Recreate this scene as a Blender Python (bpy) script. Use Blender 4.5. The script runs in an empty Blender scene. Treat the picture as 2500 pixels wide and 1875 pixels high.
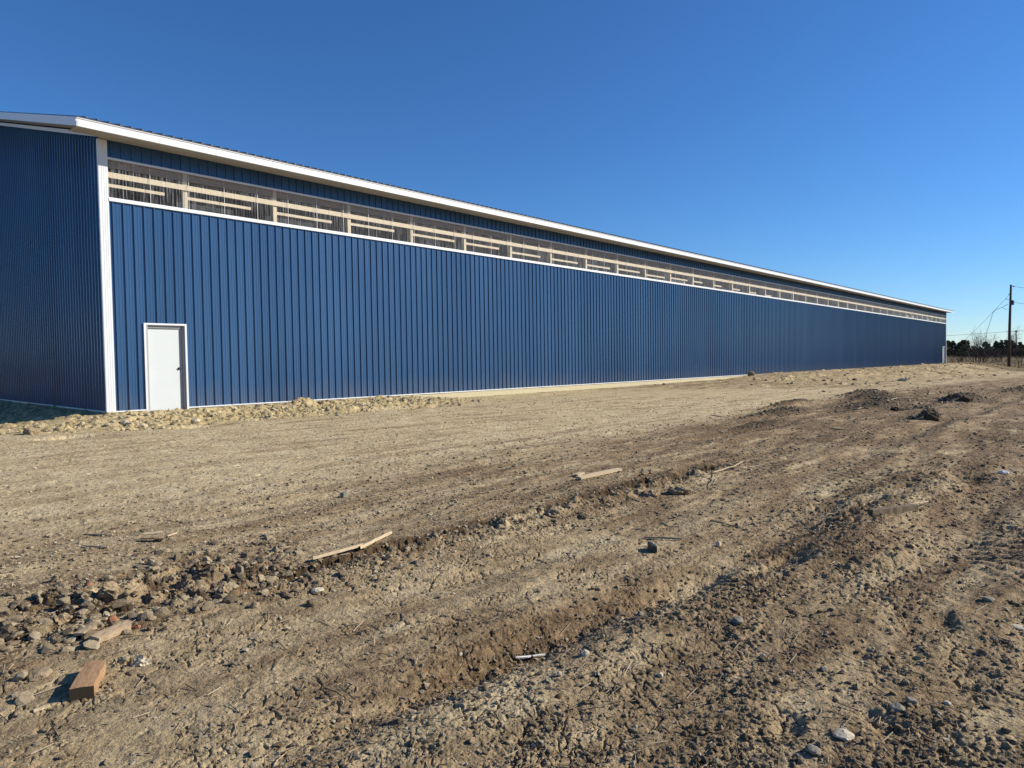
import bpy, bmesh, math, random
import numpy as np
from mathutils import Vector, Matrix
random.seed(7)
rng = np.random.default_rng(11)
C = bpy.context.scene.collection
PI = math.pi

# ------------------------------------------------------------------ frame of reference
TH = 0.7458                                   # heading of the long wall
CX, CY = -9.5196, 15.9061                     # near corner of the building
DX, DY = math.sin(TH), math.cos(TH)           # along the wall
NX, NY = math.cos(TH), -math.sin(TH)          # outwards from the wall
CAMZ = 1.5
F, PITCH, ROLL = 1653.15, 0.0329, 0.0154
ZB, ZT, ZS = 0.476, 5.413, 6.804              # siding base, underside of window sill band, soffit
L = 94.9; OH = 0.728; OG = 0.62               # length, eave overhang, gable overhang
SUN_EL = math.radians(29); SUNX, SUNY = 0.991, 0.13

def W(s, t, z=0.0): return Vector((CX + s*DX + t*NX, CY + s*DY + t*NY, z))

# ------------------------------------------------------------------ noise
def hsh(ix, iy, seed):
    n = (ix.astype(np.int64)*374761393 + iy.astype(np.int64)*668265263 + seed*1274126177) & 0xFFFFFFFF
    n = ((n ^ (n >> 13)) * 1274126177) & 0xFFFFFFFF
    n = ((n ^ (n >> 16)) * 2246822519) & 0xFFFFFFFF
    n = n ^ (n >> 15)
    return n
def pn(x, y, seed=0):
    xi = np.floor(x); yi = np.floor(y); fx = x-xi; fy = y-yi
    xi = xi.astype(np.int64); yi = yi.astype(np.int64)
    def g(ax, ay, dx, dy):
        h = hsh(ax, ay, seed)
        return ((h & 0xFFFF)/32767.5-1)*dx + ((h >> 16)/32767.5-1)*dy
    u = fx*fx*fx*(fx*(fx*6-15)+10); v = fy*fy*fy*(fy*(fy*6-15)+10)
    a = g(xi, yi, fx, fy); b = g(xi+1, yi, fx-1, fy)
    c = g(xi, yi+1, fx, fy-1); d = g(xi+1, yi+1, fx-1, fy-1)
    return (a+(b-a)*u) + ((c+(d-c)*u)-(a+(b-a)*u))*v
def fbm(x, y, o=4, seed=0, g=0.5):
    r = 0; a = 1.0; f = 1.0
    for i in range(o):
        r = r + a*pn(x*f+17.3*i, y*f-9.1*i, seed+i); a *= g; f *= 2.03
    return r
def worley(x, y, seed=0, size=0.45):
    # F1, F2 and a dome field: every cell owns a lump of random radius
    xi = np.floor(x).astype(np.int64); yi = np.floor(y).astype(np.int64)
    F1 = np.full(x.shape, 9.0); F2 = np.full(x.shape, 9.0); D = np.zeros(x.shape)
    for i in (-1, 0, 1):
        for j in (-1, 0, 1):
            h = hsh(xi+i, yi+j, seed)
            px = xi+i+(h & 0x3FF)/1023.0; py = yi+j+((h >> 10) & 0x3FF)/1023.0
            rad = ((h >> 20) & 0x3FF)/1023.0
            d = np.hypot(x-px, y-py)
            F2 = np.minimum(F2, np.maximum(F1, d)); F1 = np.minimum(F1, d)
            R = size*(0.35+0.9*rad*rad)
            D = np.maximum(D, np.sqrt(np.maximum(0, 1-(d/R)**2))*R/size)
    return F1, F2, D
def sst(a, b, x):
    t = np.clip((x-a)/(b-a), 0, 1); return t*t*(3-2*t)
def bell(x, c, w): return np.exp(-((x-c)/w)**2)

# ------------------------------------------------------------------ terrain height and soil masks
def st(x, y): return (x-CX)*DX+(y-CY)*DY, (x-CX)*NX+(y-CY)*NY
PITS = [  # s, t, radius along s, radius along t, depth (negative = mound)
    (3.25, 13.35, .26, .20, .30), (2.3, 13.45, .45, .13, .10), (1.1, 13.4, .6, .13, .10), (-.1, 13.3, .5, .12, .09),
    (13.6, 14.1, .28, .22, -.20), (13.2, 13.8, .5, .2, .08), (21.6, 13.5, 1.4, .5, -.22), (20.6, 13.0, .8, .4, .16),
    (22.8, 10.2, 2.2, .45, -.20), (20.4, 11.2, 1.6, .6, -.22), (18.6, 11.4, 1.3, .35, .15), (16.8, 12.0, 1.5, .5, -.18), (17.6, 12.9, 1.0, .3, .14),
    (12.9, 10.7, 1.6, .22, -.10), (15.6, 10.0, 1.8, .2, -.13), (9.5, 11.6, .9, .2, -.06),
    (-.3, 15.9, .35, .13, .09), (-1.3, 15.6, .5, .14, .09), (-2.6, 15.4, .6, .14, .07),
    (1.6, 15.9, 1.1, .32, -.075), (.4, 16.35, .8, .3, -.06), (1.8, 15.45, .3, .2, .07), (4.7, 16.2, .6, .25, .10), (3.6, 16.0, 1.2, .3, -.08), (26., 15.5, 2., .5, -.16), (30., 14.5, 2., .6, -.18),
    (-2.25, 17.05, .1, .07, .035), (-2.5, 16.75, .09, .06, .03), (-1.6, 16.8, .12, .06, .04), (-.9, 17.0, .14, .08, .04), (6.5, 17.5, 1.2, .3, .08),
    (-1.6, 3.0, .4, .25, .13), (.9, 2.7, .5, .3, .10), (2.0, .9, .5, .3, -.05), (4.9, .35, .35, .3, -.16), (1.1, 1.2, .9, .5, -.04), (6.6, 1.9, 1.6, .45, -.12), (5.0, 1.6, .25, .2, -.1)]
def soil(x, y):
    """returns height, clay mask, dark mask"""
    x = np.asarray(x, float); y = np.asarray(y, float)
    s, t = st(x, y); r = np.hypot(x, y)
    # distance outside the building footprint
    dout = np.where(s < 0, np.hypot(np.minimum(s, 0), np.maximum(t, 0)), np.where(s > L, np.hypot(s-L, np.maximum(t, 0)), np.maximum(t, 0)))
    dout = np.where(t < -25, 30.0, dout)
    low = 0.47*sst(30, 72, y+0.25*x)*sst(3, 9, dout)
    z = 0.20*(1-sst(3, 13, dout)) - low + 1.55*sst(100, 170, r)
    hw = 0.43 + .05*fbm(s/1.7, s*0+2, 3, 14)*sst(9, 12, s) - 0.20*sst(8.5, 11.5, s)*(1-sst(31, 37, s)) - 0.06*sst(-1, -6, s)
    wb = 2.6 - 1.0*sst(8, 12, s) + 7.2*sst(17, 30, s)
    wn = wb*(1+0.35*pn(s/2.3, t*0+3.1, 5))
    z = z + (hw-0.20)*(1-sst(0.0, 1.0, dout/wn)) + .16*sst(18, 28, s)*bell(dout/wn, .35, .33)*(s < L+4)*(1-sst(0.5, -.5, dout))
    clay = (1-sst(0.75, 1.15, dout/wn+0.18*fbm(s/.6, t/.6, 2, 8)))*(1-sst(L+3, L+14, s))*(1-.92*sst(14, 24, s)*sst(-.6, .15, fbm(s/2.4, t/.6, 4, 12)))
    clay = np.maximum(clay, 0)*np.where(s < 30, 1-.55*sst(9, 12, s), 1)
    # broad undulation, stretched along the wheel tracks
    z = z + 0.05*fbm(x/7, y/7, 2, 20)*sst(1, 5, dout)
    wv = t+0.35*pn(s/3.5, t/4, 30)
    med = sst(9.6, 11.2, wv)                       # churned strip; below it the smooth driven lane
    z = z + (0.018+0.04*med)*fbm(s/2.6+.4*pn(s/1.2, t/1.2, 34), wv/0.7, 3, 33)*sst(1.5, 4, dout)
    z = z + .016*med*fbm(s/.55, wv/.13, 4, 35, .6)*sst(2.5, 9, r)*(1-sst(40, 60, r))
    # fixed ruts, pits and mounds
    jx = 0.10*fbm(s/.35, t/.35, 3, 41); jy = 0.07*fbm(s/.3, t/.3, 3, 43)
    loose = np.zeros_like(z)
    pit_dark = np.zeros_like(z)
    for (ps, pt, a, b, dp) in PITS:
        q = np.exp(-(((s-ps+jx)/a)**2+((t-pt+jy)/b)**2)**1.4)
        z = z - dp*q
        loose = np.maximum(loose, np.exp(-(((s-ps)/(a*1.5))**2+((t-pt)/(b*1.7))**2)) * (0.7 if abs(dp) > .05 else .3))
        if abs(dp) > .055 and pt > 9: pit_dark = np.maximum(pit_dark, (1 if pt < 15 else .12)*(.8*q+.4*np.exp(-(((s-ps)/(a*1.6))**2+((t-pt)/(b*2))**2))))  # darker tone over the larger pits and mounds
    # the main rut with its broken edge, and the heap of clods at its left end
    tr = 13.28+0.16*pn(s/1.3, s*0, 50)+0.06*pn(s/.28, s*0, 51)+.075*fbm(s/.12, t/.12, 4, 53, .6)
    on = sst(-3.6, -2.6, s)*(1-sst(3.4, 4.2, s))
    w = t-tr
    z = z - on*0.17*(1+.7*pn(s/.35, s*0, 52))*sst(-.02, .03, w)*(1-sst(.09, .24, w)) + on*0.055*(1+.8*pn(s/.3, t/.2, 56))*bell(w, .33, .13)
    loose = np.maximum(loose, on*bell(w, .25, .28))
    heap = bell(t, 12.95, .60)*(1-sst(-3.0, -2.4, s+.3*pn(t*2, s, 55)))*sst(-7.5, -5, s)
    loose = np.maximum(loose, 1.25*heap)
    damp_shade = on*(bell(w, .03, .12)*1.2+.8*bell(w, .22, .26)*sst(-.2, .3, fbm(s/.25, t/.2, 3, 159)))  # near-black crevice shade painted along the rut ledge
    # second trough with a shaded flank and its ridge
    tr2 = 15.45+0.18*(s+2.6)/2.2+0.12*pn(s/1.1, s*0, 60)
    on2 = sst(-4.4, -3.2, s)*(1-sst(2.5, 5, s)); w2 = t-tr2
    z = z - on2*0.045*bell(w2, 0, .18) + on2*0.042*bell(w2, .42, .26)
    # far right wheel tracks
    for (tc, s0, s1_, d_) in ((14.6, 4, 30, .05), (16.7, -1, 14, .05), (18.3, -3, 20, .05), (11.8, 5, 40, .04)):
        z = z - d_*sst(s0, s0+2, s)*(1-sst(s1_, s1_+6, s))*(bell(wv, tc, .22)-.8*bell(wv, tc+.5, .2))
    # tyre lug marks
    lug = sst(.1, .45, fbm(s/2.2, wv/1.1, 2, 70)+.12*med)*sst(2.5, 6, s+ (t-12))*med
    z = z + .006*lug*np.sin((s*1.0+wv*.9)*2*PI/.17+2*pn(s, t, 71))
    # loose crumbly soil grows toward the right foreground
    gr = sst(14.6, 16.2, t+.5*pn(s/1.5, t, 80)) * (1-.4*sst(6, 20, s))
    crumb = np.clip(.22+gr*(.22+.85*sst(-.05, .35, fbm(s/1.1, t/.45, 3, 83)))+.9*loose+.35*fbm(s/.9, t/.5, 2, 82)*med, .08, 1.25)
    lane = (1-med)*(1-np.clip(clay, 0, 1))
    crumb = crumb*(1-.55*lane)
    # clods, three sizes (only where they can be resolved)
    cl = np.clip(clay, 0, 1)*sst(0.02, .3, dout+.2)
    farw = sst(16, 26, s)
    wx = x+.03*fbm(x/.12, y/.12, 2, 90); wy = y+.03*fbm(x/.12, y/.12, 2, 95)
    m = np.maximum(loose, cl)
    F1, F2, D = worley(wx/.30, wy/.30, 100, .5)
    z = z + (D-.35)*np.clip(m-.25, 0, 1)*(.085+.06*farw*cl-.01*np.clip(heap, 0, 1))*sst(.0, .35, fbm(x/1.1, y/1.1, 2, 101)+.28*(m > .5)+.10)
    F1, F2, D = worley(wx/.12, wy/.12, 104, .5)
    z = z + (D-.35)*np.clip(m-.05, 0, 1)*.050*sst(-.2, .35, fbm(x/.7, y/.7, 2, 105)+.1*(m > .4))
    # diagonal lumps pushed up by the dozer on the far bank
    z = z + cl*farw*.42*fbm((s+.8*t)/1.9, (t-.5*s)/.8, 4, 107, .6)*bell(dout, 4.0, 3.6)*sst(.2, 1.2, dout)
    near = r < 30
    zi = np.zeros_like(z)
    if near.any():
        X, Y = wx[near], wy[near]
        cr = crumb[near]; rr = r[near]
        k = np.ones_like(cr)
        F1, F2, D = worley(X/.045, Y/.045, 110, .55)
        a = (D-.4)*.0115*np.clip(cr-.05, 0, 1.2)*sst(-.45, .35, fbm(X/.3, Y/.3, 2, 111)+.3*(cr-.4))
        F1, F2, D = worley(X/.018, Y/.018, 113, .55)
        a = a + (D-.4)*.0050*np.clip(cr+.12, 0, 1.2)
        a = a + .011*(cr+.12)*fbm(X/.13, Y/.13, 4, 115, .6) + .006*np.abs(fbm(X/.05, Y/.05, 3, 118, .6))
        # shallow hoof and heel dents on the driven lane
        la = lane[near]
        a = a - la*.022*sst(.22, .55, pn(X/.13, Y/.09, 119))
        # drying cracks
        ss, tt = s[near], t[near]
        cx_ = X+.05*fbm(X/.09, Y/.09, 3, 120); cy_ = Y+.05*fbm(X/.09, Y/.09, 3, 125)
        F1, F2, D = worley(cx_/.20, cy_/.20, 127)
        e = F2-F1
        km = sst(-.15, .2, fbm(X/.5, Y/.5, 2, 128)+.12)*sst(13.2, 13.8, tt)*(1-sst(-1.2, 1.6, ss+.6*pn(X, Y, 129)))
        a = a - .020*km*(1-sst(.015, .07, e))*sst(-.2, .3, pn(X/.6+7, Y/.6, 133))
        F1, F2, D = worley(cx_/.075+3, cy_/.075, 130)
        a = a - .012*np.clip(km, 0, 1)*(1-sst(.02, .12, F2-F1))*sst(.0, .3, pn(X/.3, Y/.3, 131)+.1)
        zi[near] = a
    z = z + zi
    far = ~near
    if far.any():
        z[far] = z[far] + .025*fbm(x[far]/.5, y[far]/.5, 3, 140)*(.4+crumb[far])*(1+.8*cl[far])
    # keep the soil out of the building
    dark = med*(.60+.8*fbm(s/1.8, wv/.38, 5, 150, .6)) + .45*(1-med)*sst(-.05, .4, fbm(s/2.6, wv/.35, 4, 155)) + .06*gr - .45*sst(.1, .45, fbm(s/1.5, t/.7, 3, 157))*sst(13.6, 14.6, t)
    dark = dark + (.55+.6*fbm(s/2.0, t/.5, 4, 13, .6))*(1-sst(.85, 1.25, dout/wn))*sst(14, 24, s)*(1-sst(60, 95, s)*.4)
    dark = dark + .30*med*sst(2, 9, s)*(1-sst(40, 70, s))
    dark = np.clip(dark, 0, 1)*(1-.7*np.clip(clay, 0, 1))
    dark = dark*(1 - .25*(1-sst(-2.5, 1.5, s))*(1-sst(14.3, 15.6, t)))
    damp_shade = np.maximum(damp_shade, 1.0*np.clip(heap*1.3, 0, 1)*sst(-.2, .25, fbm(s/.3, t/.25, 3, 158)))
    dark = np.clip(dark, 0, 1)+np.clip(np.maximum(damp_shade, pit_dark), 0, 1)
    return z, np.clip(clay, 0, 1), dark, crumb
def H(x, y):
    return float(soil(np.array([x]), np.array([y]))[0][0])

cp, sp, cr_, sr_ = math.cos(PITCH), math.sin(PITCH), math.cos(ROLL), math.sin(ROLL)
def ray(px, py):
    a, b = px-1250, py-937.5
    x = cr_*a-sr_*b; y = sr_*a+cr_*b
    x /= F; y = -y/F
    return Vector((x, cp+y*sp, -sp+y*cp))
def G(px, py, dz=0.0):
    """the point of the ground seen in the photograph at (px, py)"""
    d = ray(px, py); z = 0.0
    for i in range(6):
        k = (z-CAMZ)/d.z; z2 = H(d.x*k, d.y*k); z = .5*z+.5*z2 if i else z2
    k = (z-CAMZ)/d.z
    return Vector((d.x*k, d.y*k, H(d.x*k, d.y*k)+dz))
def AT(px, py, Y):
    d = ray(px, py); k = Y/d.y
    return Vector((d.x*k, Y, CAMZ+d.z*k))

# ------------------------------------------------------------------ materials
def newmat(name):
    m = bpy.data.materials.new(name); m.use_nodes = True
    nt = m.node_tree; nt.nodes.clear()
    out = nt.nodes.new('ShaderNodeOutputMaterial'); b = nt.nodes.new('ShaderNodeBsdfPrincipled')
    nt.links.new(b.outputs[0], out.inputs[0])
    return m, nt, b, out
def nd(nt, typ, **k):
    n = nt.nodes.new(typ)
    for a, v in k.items():
        if a.startswith('i_'):
            key = a[2:]; n.inputs[int(key) if key.isdigit() else key.replace('_', ' ')].default_value = v
        else: setattr(n, a, v)
    return n
def ramp(nt, pts):
    r = nt.nodes.new('ShaderNodeValToRGB'); e = r.color_ramp.elements
    e[0].position, e[0].color = pts[0][0], (*pts[0][1], 1); e[1].position, e[1].color = pts[-1][0], (*pts[-1][1], 1)
    for p, c in pts[1:-1]:
        q = e.new(p); q.color = (*c, 1)
    return r
def mixc(nt, fac, a, b, mode='MIX'):
    n = nt.nodes.new('ShaderNodeMix'); n.data_type = 'RGBA'; n.blend_type = mode
    for sock, v in ((n.inputs[0], fac), (n.inputs[6], a), (n.inputs[7], b)):
        if hasattr(v, 'is_output') or isinstance(v, bpy.types.NodeSocket): nt.links.new(v, sock)
        else: sock.default_value = v if not isinstance(v, tuple) else (*v, 1)
    return n.outputs[2]
def noise(nt, scale, detail=4, rough=.55, vec=None, sc=None):
    n = nd(nt, 'ShaderNodeTexNoise'); n.inputs['Scale'].default_value = scale
    n.inputs['Detail'].default_value = detail; n.inputs['Roughness'].default_value = rough
    if vec is not None:
        if sc:
            mp = nd(nt, 'ShaderNodeMapping'); mp.inputs['Scale'].default_value = sc
            nt.links.new(vec, mp.inputs[0]); vec = mp.outputs[0]
        nt.links.new(vec, n.inputs['Vector'])
    return n.outputs[0]
def bump(nt, b, h, strength, dist):
    bp = nd(nt, 'ShaderNodeBump'); bp.inputs['Strength'].default_value = strength; bp.inputs['Distance'].default_value = dist
    nt.links.new(h, bp.inputs['Height']); nt.links.new(bp.outputs[0], b.inputs['Normal'])

def mat_soil():
    m, nt, b, o = newmat('soil')
    at = nd(nt, 'ShaderNodeAttribute', attribute_name='soilmask'); sep = nd(nt, 'ShaderNodeSeparateColor')
    nt.links.new(at.outputs['Color'], sep.inputs[0])
    tc = nd(nt, 'ShaderNodeNewGeometry').outputs['Position']
    n1 = noise(nt, 2.2, 6, .6, tc); n2 = noise(nt, 28, 5, .65, tc); n3 = noise(nt, 140, 4, .7, tc)
    pale = ramp(nt, [(.3, (.49, .41, .265)), (.5, (.61, .52, .35)), (.7, (.70, .62, .445))]); nt.links.new(n1, pale.inputs[0])
    drk = ramp(nt, [(.3, (.125, .086, .052)), (.5, (.265, .193, .120)), (.7, (.43, .335, .218))]); nt.links.new(n2, drk.inputs[0])
    cly = ramp(nt, [(.3, (.46, .37, .205)), (.55, (.60, .505, .305)), (.72, (.70, .61, .40))]); nt.links.new(n1, cly.inputs[0])
    # break the mask up with a mid-size noise so the edges are ragged
    md = nd(nt, 'ShaderNodeMath', operation='MULTIPLY_ADD'); nt.links.new(n2, md.inputs[0]); md.inputs[1].default_value = .9; nt.links.new(sep.outputs[1], md.inputs[2])
    mr = nd(nt, 'ShaderNodeMapRange'); nt.links.new(md.outputs[0], mr.inputs[0]); mr.inputs[1].default_value = .45; mr.inputs[2].default_value = 1.35
    c = mixc(nt, mr.outputs[0], pale.outputs[0], drk.outputs[0])
    rot = nd(nt, 'ShaderNodeMapping', vector_type='POINT'); rot.inputs['Rotation'].default_value = (0, 0, -math.atan2(DY, DX)); nt.links.new(tc, rot.inputs[0])
    sn = noise(nt, 1.0, 7, .68, rot.outputs[0], (2.6, 9, 4))
    sr = ramp(nt, [(.36, (.52, .48, .44)), (.5, (.98, .97, .96)), (.64, (1.32, 1.30, 1.26))]); nt.links.new(sn, sr.inputs[0])
    sm = nd(nt, 'ShaderNodeMapRange'); nt.links.new(sep.outputs[1], sm.inputs[0]); sm.inputs[1].default_value = 0; sm.inputs[2].default_value = .5; sm.inputs[3].default_value = .12; sm.inputs[4].default_value = .62
    c = mixc(nt, sm.outputs[0], c, mixc(nt, 1.0, c, sr.outputs[0], 'MULTIPLY'))
    wet_shade = nd(nt, 'ShaderNodeMapRange'); nt.links.new(sep.outputs[1], wet_shade.inputs[0]); wet_shade.inputs[1].default_value = .85; wet_shade.inputs[2].default_value = 1.6; wet_shade.inputs[4].default_value = .9  # rut crevice shade painted near black, together with the darker soil
    c = mixc(nt, wet_shade.outputs[0], c, (.066, .047, .030))
    c = mixc(nt, sep.outputs[0], c, cly.outputs[0])
    # field grass far away
    gn = noise(nt, .35, 6, .7, tc)
    gr = ramp(nt, [(.3, (.12, .085, .04)), (.5, (.20, .15, .075)), (.7, (.27, .21, .11))]); nt.links.new(gn, gr.inputs[0])
    c = mixc(nt, sep.outputs[2], c, gr.outputs[0])
    sp_ = ramp(nt, [(.30, (.62, .62, .62)), (.5, (1, 1, 1)), (.72, (1.25, 1.22, 1.18))]); nt.links.new(n3, sp_.inputs[0])
    c = mixc(nt, 1.0, c, sp_.outputs[0], 'MULTIPLY')
    mdn = noise(nt, 13, 6, .75, tc)
    mdr = ramp(nt, [(.34, (.55, .52, .48)), (.48, (1, 1, 1)), (.66, (1.25, 1.23, 1.18))]); nt.links.new(mdn, mdr.inputs[0])
    c = mixc(nt, .85, c, mdr.outputs[0], 'MULTIPLY')
    c = mixc(nt, 1.0, c, (.985, .93, .835), 'MULTIPLY')
    # pale grit specks
    v = nd(nt, 'ShaderNodeTexVoronoi'); v.inputs['Scale'].default_value = 55; nt.links.new(tc, v.inputs['Vector'])
    vr = nd(nt, 'ShaderNodeMapRange'); nt.links.new(v.outputs['Distance'], vr.inputs[0]); vr.inputs[1].default_value = .16; vr.inputs[2].default_value = .10; 
    sv = nd(nt, 'ShaderNodeSeparateColor'); nt.links.new(v.outputs['Color'], sv.inputs[0])
    gt = nd(nt, 'ShaderNodeMath', operation='GREATER_THAN'); nt.links.new(sv.outputs[0], gt.inputs[0]); gt.inputs[1].default_value = .72
    mu = nd(nt, 'ShaderNodeMath', operation='MULTIPLY'); nt.links.new(vr.outputs[0], mu.inputs[0]); nt.links.new(gt.outputs[0], mu.inputs[1])
    m8 = nd(nt, 'ShaderNodeMath', operation='MULTIPLY'); nt.links.new(mu.outputs[0], m8.inputs[0]); m8.inputs[1].default_value = .65
    c = mixc(nt, m8.outputs[0], c, (.55, .47, .34))
    nt.links.new(c, b.inputs['Base Color']); b.inputs['Roughness'].default_value = .95; b.inputs['Specular IOR Level'].default_value = .15
    b1 = nd(nt, 'ShaderNodeBump'); b1.inputs['Strength'].default_value = .7; b1.inputs['Distance'].default_value = .006; nt.links.new(noise(nt, 90, 5, .7, tc), b1.inputs['Height'])
    b2 = nd(nt, 'ShaderNodeBump'); b2.inputs['Strength'].default_value = .75; b2.inputs['Distance'].default_value = .05; nt.links.new(noise(nt, 9, 8, .72, tc), b2.inputs['Height'])
    b3 = nd(nt, 'ShaderNodeBump'); b3.inputs['Strength'].default_value = .6; b3.inputs['Distance'].default_value = .13; nt.links.new(noise(nt, 2.6, 6, .7, tc), b3.inputs['Height'])
    nt.links.new(b1.outputs[0], b2.inputs['Normal']); nt.links.new(b2.outputs[0], b3.inputs['Normal']); nt.links.new(b3.outputs[0], b.inputs['Normal'])
    return m
def mat_plain(name, col, rough=.5, metal=0, spec=.5, vary=.12, scale=6, bumpd=0, coat=0):
    m, nt, b, o = newmat(name)
    tc = nd(nt, 'ShaderNodeTexCoord').outputs['Object']
    n = noise(nt, scale, 5, .6, tc)
    r = ramp(nt, [(.3, tuple(c*(1-vary) for c in col)), (.7, tuple(min(1, c*(1+vary)) for c in col))]); nt.links.new(n, r.inputs[0])
    nt.links.new(r.outputs[0], b.inputs['Base Color'])
    b.inputs['Roughness'].default_value = rough; b.inputs['Metallic'].default_value = metal; b.inputs['Specular IOR Level'].default_value = spec
    b.inputs['Coat Weight'].default_value = coat
    if bumpd: bump(nt, b, n, .6, bumpd)
    return m
def mat_siding():
    m, nt, b, o = newmat('blue_painted_steel')
    tc = nd(nt, 'ShaderNodeTexCoord').outputs['Object']
    n = noise(nt, .5, 4, .5, tc, (1, 1, .4))
    r = ramp(nt, [(.3, (.037, .099, .218)), (.7, (.044, .116, .250))]); nt.links.new(n, r.inputs[0])
    # dust blown and splashed on the foot of the sheets
    ps = nd(nt, 'ShaderNodeSeparateXYZ'); nt.links.new(tc, ps.inputs[0])
    # each rolled sheet is a shade of its own
    sx = nd(nt, 'ShaderNodeMath', operation='ADD'); nt.links.new(ps.outputs[0], sx.inputs[0]); nt.links.new(ps.outputs[1], sx.inputs[1])
    sq = nd(nt, 'ShaderNodeMath', operation='DIVIDE'); nt.links.new(sx.outputs[0], sq.inputs[0]); sq.inputs[1].default_value = .9144
    sf = nd(nt, 'ShaderNodeMath', operation='FLOOR'); nt.links.new(sq.outputs[0], sf.inputs[0])
    wn = nd(nt, 'ShaderNodeTexWhiteNoise', noise_dimensions='1D'); nt.links.new(sf.outputs[0], wn.inputs['W'])
    wr = ramp(nt, [(0, (.90, .91, .92)), (1, (1.08, 1.07, 1.06))]); nt.links.new(wn.outputs['Value'], wr.inputs[0])
    dn = noise(nt, 3, 5, .7, tc, (1, 1, .25))
    a = nd(nt, 'ShaderNodeMath', operation='MULTIPLY_ADD'); nt.links.new(dn, a.inputs[0]); a.inputs[1].default_value = 1.6; nt.links.new(ps.outputs[2], a.inputs[2])
    mr = nd(nt, 'ShaderNodeMapRange'); nt.links.new(a.outputs[0], mr.inputs[0]); mr.inputs[1].default_value = 1.9; mr.inputs[2].default_value = .9; mr.inputs[3].default_value = 0; mr.inputs[4].default_value = .26
    c = mixc(nt, mr.outputs[0], mixc(nt, 1.0, r.outputs[0], wr.outputs[0], 'MULTIPLY'), (.30, .26, .20))
    nt.links.new(c, b.inputs['Base Color'])
    rr = nd(nt, 'ShaderNodeMapRange'); nt.links.new(noise(nt, 1.5, 4, .6, tc), rr.inputs[0]); rr.inputs[3].default_value = .17; rr.inputs[4].default_value = .28
    nt.links.new(rr.outputs[0], b.inputs['Roughness']); b.inputs['Specular IOR Level'].default_value = .42; b.inputs['Metallic'].default_value = .08
    return m
def mat_wood(name, c1, c2, c3, axis=(1, 1, 1), scale=1.0, rough=.75):
    m, nt, b, o = newmat(name)
    tc = nd(nt, 'ShaderNodeTexCoord').outputs['Object']
    g = noise(nt, 9*scale, 6, .65, tc, axis)
    r = ramp(nt, [(.3, c1), (.5, c2), (.7, c3)]); nt.links.new(g, r.inputs[0])
    # knots
    v = nd(nt, 'ShaderNodeTexVoronoi'); v.inputs['Scale'].default_value = 2.2
    mp = nd(nt, 'ShaderNodeMapping'); mp.inputs['Scale'].default_value = tuple(.5+.5*a/max(axis) for a in axis); nt.links.new(tc, mp.inputs[0]); nt.links.new(mp.outputs[0], v.inputs['Vector'])
    k = nd(nt, 'ShaderNodeMapRange'); nt.links.new(v.outputs['Distance'], k.inputs[0]); k.inputs[1].default_value = .05; k.inputs[2].default_value = .02; k.inputs[4].default_value = .7
    c = mixc(nt, k.outputs[0], r.outputs[0], tuple(x*.4 for x in c1))
    nt.links.new(c, b.inputs['Base Color']); b.inputs['Roughness'].default_value = rough; b.inputs['Specular IOR Level'].default_value = .25
    bump(nt, b, g, .4, .003)
    return m
def mat_clear():
    m, nt, b, o = newmat('clear_corrugated_plastic')
    tc = nd(nt, 'ShaderNodeTexCoord').outputs['Object']
    tr = nd(nt, 'ShaderNodeBsdfTransparent'); tr.inputs[0].default_value = (.95, .94, .95, 1)
    b.inputs['Base Color'].default_value = (.64, .65, .68, 1); b.inputs['Roughness'].default_value = .16; b.inputs['Specular IOR Level'].default_value = .6
    mx = nd(nt, 'ShaderNodeMixShader')
    n = noise(nt, 30, 3, .7, tc, (1, 1, .05))  # whitish vertical streaks painted in for reflections
    mr = nd(nt, 'ShaderNodeMapRange'); nt.links.new(n, mr.inputs[0]); mr.inputs[1].default_value = .50; mr.inputs[2].default_value = .72; mr.inputs[3].default_value = .03; mr.inputs[4].default_value = .30
    lw = nd(nt, 'ShaderNodeLayerWeight'); lw.inputs[0].default_value = .35
    ad = nd(nt, 'ShaderNodeMath', operation='MULTIPLY_ADD', use_clamp=True); nt.links.new(lw.outputs['Facing'], ad.inputs[0]); ad.inputs[1].default_value = .22; nt.links.new(mr.outputs[0], ad.inputs[2])
    nt.links.new(ad.outputs[0], mx.inputs[0]); nt.links.new(tr.outputs[0], mx.inputs[1]); nt.links.new(b.outputs[0], mx.inputs[2]); nt.links.new(mx.outputs[0], o.inputs[0])
    return m
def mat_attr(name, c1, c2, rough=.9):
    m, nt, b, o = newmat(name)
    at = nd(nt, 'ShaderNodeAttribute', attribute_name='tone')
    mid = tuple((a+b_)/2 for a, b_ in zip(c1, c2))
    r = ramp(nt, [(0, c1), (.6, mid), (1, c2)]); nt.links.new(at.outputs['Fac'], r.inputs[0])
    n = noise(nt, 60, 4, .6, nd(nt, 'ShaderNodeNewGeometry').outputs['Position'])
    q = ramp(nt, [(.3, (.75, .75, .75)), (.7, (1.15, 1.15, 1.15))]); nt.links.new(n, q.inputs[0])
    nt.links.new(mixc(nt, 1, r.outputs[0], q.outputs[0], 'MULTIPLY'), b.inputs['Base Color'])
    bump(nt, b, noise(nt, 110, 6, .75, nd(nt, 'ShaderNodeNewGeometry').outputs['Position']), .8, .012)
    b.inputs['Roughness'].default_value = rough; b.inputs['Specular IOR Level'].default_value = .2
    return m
M = {}
M['soil'] = mat_soil(); M['blue'] = mat_siding(); M['clear'] = mat_clear()
M['white'] = mat_plain('white_painted_trim', (.74, .76, .77), .38, vary=.03, scale=1.5)
M['door'] = mat_plain('white_steel_door', (.62, .66, .66), .45, vary=.02, scale=2)
M['grey'] = mat_plain('shade_grey_jamb', (.42, .42, .42), .55, vary=.04)  # door frame shade painted in as an even grey
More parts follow.
